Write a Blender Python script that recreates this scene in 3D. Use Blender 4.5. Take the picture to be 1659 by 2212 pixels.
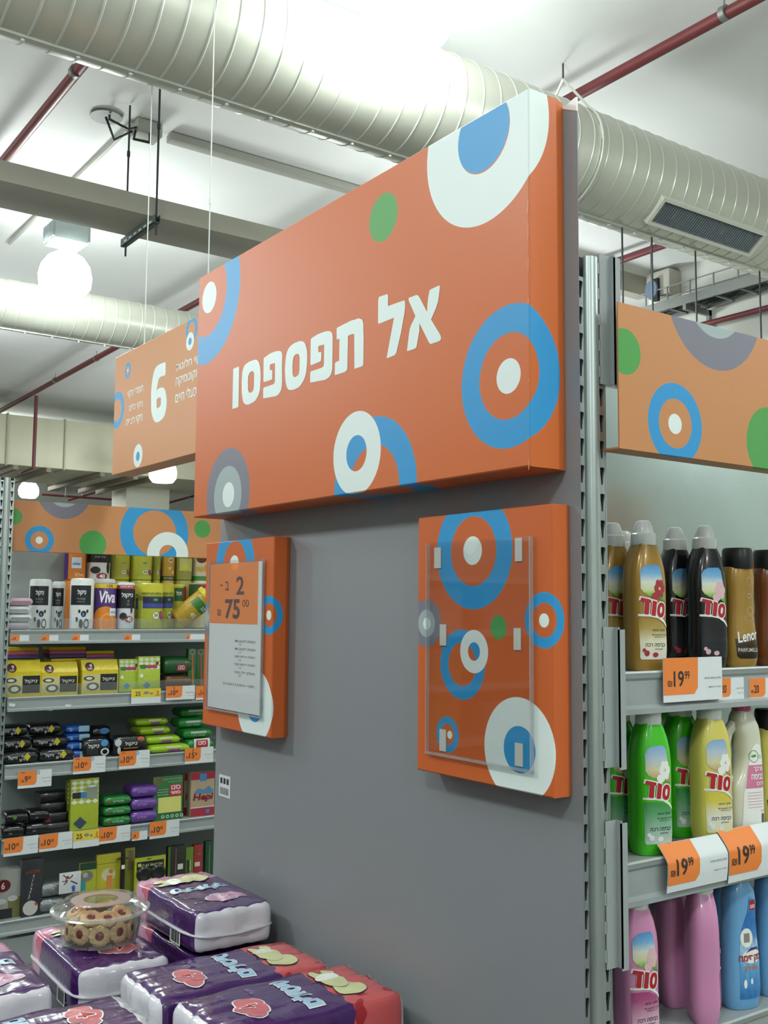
import bpy, bmesh, math, random
from mathutils import Vector, Matrix

random.seed(11)
for _o in list(bpy.data.objects):
    bpy.data.objects.remove(_o)
SC = bpy.context.scene
COL = SC.collection
V = Vector
PI = math.pi

# ------------------------------------------------------------------ camera
CAM_POS = V((1.25808, -1.30342, 1.76577))
YAW, PITCH, ROLL, FOCAL = -0.9535, 0.09248, 0.00824, 2263.557
IW, IH = 1659, 2212
_f = V((math.sin(YAW) * math.cos(PITCH), math.cos(YAW) * math.cos(PITCH), math.sin(PITCH)))
_r0 = V((math.cos(YAW), -math.sin(YAW), 0))
_u0 = _r0.cross(_f)
_r = math.cos(ROLL) * _r0 + math.sin(ROLL) * _u0
_u = -math.sin(ROLL) * _r0 + math.cos(ROLL) * _u0
cd = bpy.data.cameras.new('camera')
cam = bpy.data.objects.new('camera', cd)
COL.objects.link(cam)
cam.matrix_world = Matrix(((_r.x, _u.x, -_f.x, CAM_POS.x), (_r.y, _u.y, -_f.y, CAM_POS.y),
                           (_r.z, _u.z, -_f.z, CAM_POS.z), (0, 0, 0, 1)))
cd.sensor_fit = 'VERTICAL'
cd.sensor_height = 24.0
cd.lens = FOCAL / IH * 24.0
cd.clip_start, cd.clip_end = 0.05, 200
SC.camera = cam

def at(px, py, ax, val):
    """point of the photograph (1659x2212) carried onto the plane axis = value"""
    d = (px - IW / 2) / FOCAL * _r - (py - IH / 2) / FOCAL * _u + _f
    i = 'XYZ'.index(ax)
    return CAM_POS + d * ((val - CAM_POS[i]) / d[i])

# ------------------------------------------------------------------ world, lights, exposure
SC.view_settings.view_transform = 'Standard'
SC.view_settings.look = 'None'
SC.view_settings.exposure = -0.06
SC.view_settings.gamma = 1.0
SC.view_settings.use_curve_mapping = False
SC.cycles.use_denoising = True
SC.cycles.max_bounces = 7
SC.cycles.diffuse_bounces = 4
SC.cycles.glossy_bounces = 3
SC.cycles.transparent_max_bounces = 12
SC.cycles.transmission_bounces = 4
SC.cycles.caustics_reflective = False
SC.cycles.caustics_refractive = False
SC.cycles.sample_clamp_indirect = 6.0
wd = bpy.data.worlds.new('hall_air')
SC.world = wd
wd.use_nodes = True
wd.node_tree.nodes['Background'].inputs[0].default_value = (0.80, 0.88, 0.86, 1)
wd.node_tree.nodes['Background'].inputs[1].default_value = 0.35

LAMP_COLOR = (0.93, 1.0, 1.0)
LAMP_GLOW = 56.0
def ceiling_light(x, y, z, watts, radius=0.25):
    l = bpy.data.lights.new('unseen_hall_light', 'POINT')
    l.energy = watts
    l.color = LAMP_COLOR
    l.shadow_soft_size = radius
    o = bpy.data.objects.new('unseen_hall_light', l)
    o.location = (x, y, z)
    COL.objects.link(o)
for _x, _y, _w in ((2.1, 1.6, 95), (2.1, -3.2, 140), (-2.7, -3.2, 150), (-7.5, -3.2, 150), (6.9, 1.6, 120), (6.9, -3.2, 120),
                   (-7.5, 6.4, 130), (-12.3, 6.4, 150), (-12.3, 1.6, 75), (-12.3, -3.2, 120), (-20.5, 3.5, 120),
                   (-22.0, 3.0, 150), (2.1, 5.6, 90), (-5.1, 4.3, 62), (-5.2, -1.6, 36)):  # unseen lights; the last two are added to brighten the ceiling between the ducts
    ceiling_light(_x, _y, 4.4, _w * 1.34)

# ------------------------------------------------------------------ materials
def S(h):
    """sRGB hex to linear rgba"""
    c = [int(h[i:i + 2], 16) / 255 for i in (0, 2, 4)]
    return tuple(x / 12.92 if x <= .04045 else ((x + .055) / 1.055) ** 2.4 for x in c) + (1.0,)

MATS = {}
def N(nt, t, **k):
    n = nt.nodes.new(t)
    for a, b in k.items():
        setattr(n, a, b)
    return n

def M(name, hexcol=None, rough=.5, metal=0.0, var=.06, scale=40, bump=0.0, spec=.5, emit=0.0, coat=0.0, stretch=None):
    if name in MATS:
        return MATS[name]
    m = bpy.data.materials.new(name)
    m.use_nodes = True
    nt = m.node_tree
    bs = nt.nodes['Principled BSDF']
    c = S(hexcol)
    tc = N(nt, 'ShaderNodeTexCoord')
    src = tc.outputs['Object']
    if stretch:
        mp = N(nt, 'ShaderNodeMapping')
        mp.inputs['Scale'].default_value = stretch
        nt.links.new(src, mp.inputs[0])
        src = mp.outputs[0]
    nz = N(nt, 'ShaderNodeTexNoise')
    nz.inputs['Scale'].default_value = scale
    nz.inputs['Detail'].default_value = 3
    nt.links.new(src, nz.inputs['Vector'])
    mx = N(nt, 'ShaderNodeMix', data_type='RGBA')
    mx.inputs[6].default_value = tuple(x * (1 - var) for x in c[:3]) + (1,)
    mx.inputs[7].default_value = tuple(min(1, x * (1 + var)) for x in c[:3]) + (1,)
    nt.links.new(nz.outputs[0], mx.inputs[0])
    nt.links.new(mx.outputs[2], bs.inputs['Base Color'])
    bs.inputs['Roughness'].default_value = rough
    bs.inputs['Metallic'].default_value = metal
    bs.inputs['Specular IOR Level'].default_value = spec
    bs.inputs['Coat Weight'].default_value = coat
    if bump:
        bp_ = N(nt, 'ShaderNodeBump')
        bp_.inputs['Strength'].default_value = bump
        bp_.inputs['Distance'].default_value = .004
        nt.links.new(nz.outputs[0], bp_.inputs['Height'])
        nt.links.new(bp_.outputs[0], bs.inputs['Normal'])
    if emit:
        bs.inputs['Emission Color'].default_value = c
        bs.inputs['Emission Strength'].default_value = emit
    MATS[name] = m
    return m

def RAMP(name, stops, rough=.4, axis=1, noise=.12):
    """printed picture: colour ramp along the label's own height (UV v)"""
    if name in MATS:
        return MATS[name]
    m = bpy.data.materials.new(name)
    m.use_nodes = True
    nt = m.node_tree
    bs = nt.nodes['Principled BSDF']
    uv = N(nt, 'ShaderNodeUVMap')
    sp = N(nt, 'ShaderNodeSeparateXYZ')
    nz = N(nt, 'ShaderNodeTexNoise')
    nz.inputs['Scale'].default_value = 7
    nt.links.new(uv.outputs[0], nz.inputs[0])
    nt.links.new(uv.outputs[0], sp.inputs[0])
    ad = N(nt, 'ShaderNodeMath', operation='MULTIPLY_ADD')
    nt.links.new(nz.outputs[0], ad.inputs[0])
    ad.inputs[1].default_value = noise
    nt.links.new(sp.outputs[axis], ad.inputs[2])
    sb = N(nt, 'ShaderNodeMath', operation='SUBTRACT')
    nt.links.new(ad.outputs[0], sb.inputs[0])
    sb.inputs[1].default_value = noise / 2
    rp = N(nt, 'ShaderNodeValToRGB')
    el = rp.color_ramp.elements
    while len(el) > 1:
        el.remove(el[-1])
    el[0].position, el[0].color = stops[0][0], S(stops[0][1])
    for p_, h_ in stops[1:]:
        e = el.new(p_)
        e.color = S(h_)
    nt.links.new(sb.outputs[0], rp.inputs[0])
    nt.links.new(rp.outputs[0], bs.inputs['Base Color'])
    bs.inputs['Roughness'].default_value = rough
    MATS[name] = m
    return m

def CIRC(name, base, rings, rough=.42):
    """cardboard printed with discs and rings: rings = (u, v, r_in, r_out, hex), UV in metres"""
    m = bpy.data.materials.new(name)
    m.use_nodes = True
    nt = m.node_tree
    bs = nt.nodes['Principled BSDF']
    uv = N(nt, 'ShaderNodeUVMap')
    nz = N(nt, 'ShaderNodeTexNoise')
    nz.inputs['Scale'].default_value = 260
    nt.links.new(uv.outputs[0], nz.inputs[0])
    b = S(base)
    mx = N(nt, 'ShaderNodeMix', data_type='RGBA')
    mx.inputs[6].default_value = tuple(x * .93 for x in b[:3]) + (1,)
    mx.inputs[7].default_value = tuple(min(1, x * 1.07) for x in b[:3]) + (1,)
    nt.links.new(nz.outputs[0], mx.inputs[0])
    cur = mx.outputs[2]
    for u, v, ri, ro, hx in rings:
        d = N(nt, 'ShaderNodeVectorMath', operation='DISTANCE')
        nt.links.new(uv.outputs[0], d.inputs[0])
        d.inputs[1].default_value = (u, v, 0)
        def step(edge, inv):
            r_ = N(nt, 'ShaderNodeMapRange')
            r_.inputs['From Min'].default_value = edge - .0004
            r_.inputs['From Max'].default_value = edge + .0004
            r_.inputs['To Min'].default_value = 1 if inv else 0
            r_.inputs['To Max'].default_value = 0 if inv else 1
            nt.links.new(d.outputs['Value'], r_.inputs['Value'])
            return r_.outputs[0]
        f = step(ro, True)
        if ri > 0:
            mu = N(nt, 'ShaderNodeMath', operation='MULTIPLY')
            nt.links.new(f, mu.inputs[0])
            nt.links.new(step(ri, False), mu.inputs[1])
            f = mu.outputs[0]
        k = N(nt, 'ShaderNodeMix', data_type='RGBA')
        nt.links.new(f, k.inputs[0])
        nt.links.new(cur, k.inputs[6])
        k.inputs[7].default_value = S(hx)
        cur = k.outputs[2]
    nt.links.new(cur, bs.inputs['Base Color'])
    bs.inputs['Roughness'].default_value = rough
    bs.inputs['Specular IOR Level'].default_value = .42
    return m

def CLEAR(name, tint=(1, 1, 1, 1), ior=1.45, rough=.03, haze=0.0):
    """thin clear plastic: see-through, with real surface reflection"""
    if name in MATS:
        return MATS[name]
    m = bpy.data.materials.new(name)
    m.use_nodes = True
    nt = m.node_tree
    nt.nodes.remove(nt.nodes['Principled BSDF'])
    out = nt.nodes['Material Output']
    tr = N(nt, 'ShaderNodeBsdfTransparent')
    tr.inputs[0].default_value = tint
    gl = N(nt, 'ShaderNodeBsdfGlossy')
    gl.inputs['Roughness'].default_value = rough
    lw = N(nt, 'ShaderNodeLayerWeight')
    lw.inputs[0].default_value = .5
    pw = N(nt, 'ShaderNodeMath', operation='POWER')
    nt.links.new(lw.outputs['Facing'], pw.inputs[0])
    pw.inputs[1].default_value = 4.0
    fr = N(nt, 'ShaderNodeMath', operation='MULTIPLY_ADD')
    nt.links.new(pw.outputs[0], fr.inputs[0])
    fr.inputs[1].default_value = .9
    fr.inputs[2].default_value = .6 * ((ior - 1) / (ior + 1)) ** 2
    mx = N(nt, 'ShaderNodeMixShader')
    nt.links.new(fr.outputs[0], mx.inputs[0])
    nt.links.new(tr.outputs[0], mx.inputs[1])
    nt.links.new(gl.outputs[0], mx.inputs[2])
    cur = mx
    if haze:
        df = N(nt, 'ShaderNodeBsdfDiffuse')
        m2 = N(nt, 'ShaderNodeMixShader')
        m2.inputs[0].default_value = haze
        nt.links.new(mx.outputs[0], m2.inputs[1])
        nt.links.new(df.outputs[0], m2.inputs[2])
        cur = m2
    nt.links.new(cur.outputs[0], out.inputs[0])
    MATS[name] = m
    return m

# ------------------------------------------------------------------ mesh helpers
class MB:
    def __init__(s):
        s.v, s.f, s.m, s.uv = [], [], [], []
    def add(s, vs, fs, mi=0, uvs=None):
        b = len(s.v)
        s.v += [tuple(x) for x in vs]
        for i, f in enumerate(fs):
            s.f.append([b + j for j in f])
            s.m.append(mi)
            s.uv.append([uvs[j] for j in f] if uvs else None)
        return s
    def box(s, x0, x1, y0, y1, z0, z1, mi=0):
        vs = [(x0, y0, z0), (x1, y0, z0), (x1, y1, z0), (x0, y1, z0), (x0, y0, z1), (x1, y0, z1), (x1, y1, z1), (x0, y1, z1)]
        return s.add(vs, [(3, 2, 1, 0), (4, 5, 6, 7), (0, 1, 5, 4), (1, 2, 6, 5), (2, 3, 7, 6), (3, 0, 4, 7)], mi)
    def tube(s, pts, r, n=8, mi=0, cap=True):
        pts = [V(p) for p in pts]
        rs = r if isinstance(r, (list, tuple)) else [r] * len(pts)
        vs, fs, pu = [], [], None
        for i, p in enumerate(pts):
            t = (pts[min(i + 1, len(pts) - 1)] - pts[max(i - 1, 0)]).normalized()
            if pu is None:
                pu = t.orthogonal().normalized()
            u = (pu - t * pu.dot(t)).normalized()
            pu = u
            w = t.cross(u)
            for k in range(n):
                a = 2 * PI * k / n
                vs.append(p + (u * math.cos(a) + w * math.sin(a)) * rs[i])
        for i in range(len(pts) - 1):
            for k in range(n):
                k2 = (k + 1) % n
                fs.append((i * n + k, i * n + k2, (i + 1) * n + k2, (i + 1) * n + k))
        if cap:
            fs.append(tuple(range(n - 1, -1, -1)))
            fs.append(tuple((len(pts) - 1) * n + k for k in range(n)))
        return s.add(vs, fs, mi)
    def loft(s, rings, mi=0, cap=True, closed=True):
        n = len(rings[0])
        vs = [p for r_ in rings for p in r_]
        fs = []
        for i in range(len(rings) - 1):
            for k in range(n if closed else n - 1):
                k2 = (k + 1) % n
                fs.append((i * n + k, i * n + k2, (i + 1) * n + k2, (i + 1) * n + k))
        if cap:
            fs.append(tuple(range(n - 1, -1, -1)))
            fs.append(tuple((len(rings) - 1) * n + k for k in range(n)))
        return s.add(vs, fs, mi)
    def lathe(s, prof, n=24, mi=0, c=(0, 0, 0), cap=True):
        rings = [[(c[0] + r_ * math.cos(2 * PI * k / n), c[1] + r_ * math.sin(2 * PI * k / n), c[2] + z) for k in range(n)] for r_, z in prof]
        return s.loft(rings, mi, cap)
    def prism(s, poly, fn, d, mi=0):
        """poly (u,v) extruded over w = 0..d through fn(u,v,w)"""
        n = len(poly)
        vs = [fn(u, v, 0) for u, v in poly] + [fn(u, v, d) for u, v in poly]
        fs = [tuple(range(n - 1, -1, -1)), tuple(range(n, 2 * n))] + [(k, (k + 1) % n, n + (k + 1) % n, n + k) for k in range(n)]
        return s.add(vs, fs, mi)

def build(name, mb, mats, parent=None, loc=None, bevel=0, seg=2, smooth=35, fix=False):
    me = bpy.data.meshes.new(name)
    me.from_pydata(mb.v, [], mb.f)
    mats = mats if isinstance(mats, (list, tuple)) else [mats]
    for m in mats:
        me.materials.append(m)
    if len(mats) > 1:
        me.polygons.foreach_set('material_index', mb.m)
    if any(u for u in mb.uv):
        ul = me.uv_layers.new(name='UVMap')
        i = 0
        for u in mb.uv:
            if u is None:
                continue
        for p, u in zip(me.polygons, mb.uv):
            if u:
                for li, c in zip(p.loop_indices, u):
                    ul.data[li].uv = c
    if bevel or fix:
        bm = bmesh.new()
        bm.from_mesh(me)
        if fix:
            bmesh.ops.recalc_face_normals(bm, faces=bm.faces)
        if bevel:
            bmesh.ops.bevel(bm, geom=[e for e in bm.edges if len(e.link_faces) == 2 and e.calc_face_angle(0) > .5],
                            offset=bevel, segments=seg, affect='EDGES', profile=.6, clamp_overlap=True)
        bm.to_mesh(me)
        bm.free()
    if smooth:
        me.polygons.foreach_set('use_smooth', [True] * len(me.polygons))
        me.set_sharp_from_angle(angle=math.radians(smooth))
    o = bpy.data.objects.new(name, me)
    COL.objects.link(o)
    if parent:
        o.parent = parent
    if loc is not None:
        o.location = loc
    return o

def tag(o, label, cat, group=None, kind=None):
    if label:
        o['label'] = label
    if cat:
        o['category'] = cat
    if group:
        o['group'] = group
    if kind:
        o['kind'] = kind
    return o

def thing(name, label, cat, loc=(0, 0, 0), rotz=0.0, group=None, rot=None):
    o = bpy.data.objects.new(name, None)
    o.empty_display_size = .05
    COL.objects.link(o)
    o.location = loc
    o.rotation_euler = rot if rot else (0, 0, rotz)
    return tag(o, label, cat, group)

def struct(name, mb, mat, **k):
    o = build(name, mb, mat, **k)
    o['kind'] = 'structure'
    return o

def dup(root, loc=None, rotz=None, label=None, group=None, rot=None):
    r = root.copy()
    COL.objects.link(r)
    if loc is not None:
        r.location = loc
    if rotz is not None:
        r.rotation_euler = (0, 0, rotz)
    if rot is not None:
        r.rotation_euler = rot
    if label:
        r['label'] = label
    if group:
        r['group'] = group
    for ch in list(root.children):
        c = ch.copy()
        COL.objects.link(c)
        c.parent = r
        for g in list(ch.children):
            d = g.copy()
            COL.objects.link(d)
            d.parent = c
    return r

# flat print: 2D shapes laid on a surface by fn(u, v) -> point
def print2d(name, mb2, fn, mat, parent, cut=None):
    bm = bmesh.new()
    vs = [bm.verts.new((p[0], p[1], 0)) for p in mb2.v]
    for f in mb2.f:
        try:
            bm.faces.new([vs[i] for i in f])
        except ValueError:
            pass
    us = [p[0] for p in mb2.v]
    ws = [p[1] for p in mb2.v]
    u0, u1, w0, w1 = min(us), max(us), min(ws), max(ws)
    if cut:
        for ax, a, b, st in ((0, u0, u1, cut[0]), (1, w0, w1, cut[1])):
            n = int((b - a) / st)
            for k in range(1, n + 1):
                co = [0, 0, 0]
                no = [0, 0, 0]
                co[ax] = a + k * (b - a) / (n + 1)
                no[ax] = 1
                bmesh.ops.bisect_plane(bm, geom=bm.verts[:] + bm.edges[:] + bm.faces[:], plane_co=co, plane_no=no)
    ul = bm.loops.layers.uv.new('UVMap')
    for f in bm.faces:
        for l in f.loops:
            l[ul].uv = ((l.vert.co.x - u0) / max(1e-6, u1 - u0), (l.vert.co.y - w0) / max(1e-6, w1 - w0))
    for v in bm.verts:
        v.co = fn(v.co.x, v.co.y)
    me = bpy.data.meshes.new(name)
    bm.to_mesh(me)
    bm.free()
    me.materials.append(mat)
    o = bpy.data.objects.new(name, me)
    COL.objects.link(o)
    o.parent = parent
    return o

def shape(poly):
    return MB().add([(x, y, 0) for x, y in poly], [tuple(range(len(poly)))])
def rect(u0, u1, v0, v1, r=0.0):
    if r <= 0:
        return shape([(u0, v0), (u1, v0), (u1, v1), (u0, v1)])
    p = []
    for cx, cy, a in ((u1 - r, v0 + r, -90), (u1 - r, v1 - r, 0), (u0 + r, v1 - r, 90), (u0 + r, v0 + r, 180)):
        for k in range(4):
            t = math.radians(a + 30 * k)
            p.append((cx + r * math.cos(t), cy + r * math.sin(t)))
    return shape(p)
def disc(cu, cv, ru, rv=None, n=20):
    rv = rv or ru
    return shape([(cu + ru * math.cos(2 * PI * k / n), cv + rv * math.sin(2 * PI * k / n)) for k in range(n)])
def ring2d(cu, cv, ri, ro, n=24, sv=1.0):
    vs = [(cu + r_ * math.cos(2 * PI * k / n), cv + r_ * sv * math.sin(2 * PI * k / n), 0) for r_ in (ri, ro) for k in range(n)]
    return MB().add(vs, [(k, n + k, n + (k + 1) % n, (k + 1) % n) for k in range(n)])
def outline(loops):
    """filled letter from its outer loop and holes"""
    from mathutils.geometry import tessellate_polygon
    pts = [p for lp in loops for p in lp]
    tri = tessellate_polygon([[V((x, y, 0)) for x, y in lp] for lp in loops])
    return MB().add([(x, y, 0) for x, y in pts], [tuple(t_) for t_ in tri])
def join2d(*ms):
    r_ = MB()
    for m in ms:
        r_.add(m.v, m.f)
    return r_

TXT = {}
def text2d(s, h, cu=0.0, cv=0.0, bold=0.0, width=None, shear=0.0, align='C'):
    """lettering as flat faces, h = height of the ink, placed around (cu, cv)"""
    key = (s, bold, shear)
    if key not in TXT:
        c = bpy.data.curves.new('t', 'FONT')
        c.body = s
        c.size = 1
        c.offset = bold
        c.shear = shear
        c.resolution_u = 3
        c.fill_mode = 'FRONT'
        ob = bpy.data.objects.new('t', c)
        COL.objects.link(ob)
        me = bpy.data.meshes.new_from_object(ob)
        vs = [v.co[:] for v in me.vertices]
        fs = [tuple(p.vertices) for p in me.polygons]
        bpy.data.objects.remove(ob)
        bpy.data.curves.remove(c)
        bpy.data.meshes.remove(me)
        TXT[key] = (vs, fs)
    vs, fs = TXT[key]
    if not vs:
        return MB()
    x0, x1 = min(v[0] for v in vs), max(v[0] for v in vs)
    y0, y1 = min(v[1] for v in vs), max(v[1] for v in vs)
    k = h / max(1e-6, y1 - y0)
    kx = k if width is None else width / max(1e-6, x1 - x0)
    ox = {'C': (x0 + x1) / 2, 'L': x0, 'R': x1}[align]
    return MB().add([(cu + (v[0] - ox) * kx, cv + (v[1] - (y0 + y1) / 2) * k, 0) for v in vs], fs)
def he(s):
    return s[::-1]

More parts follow.
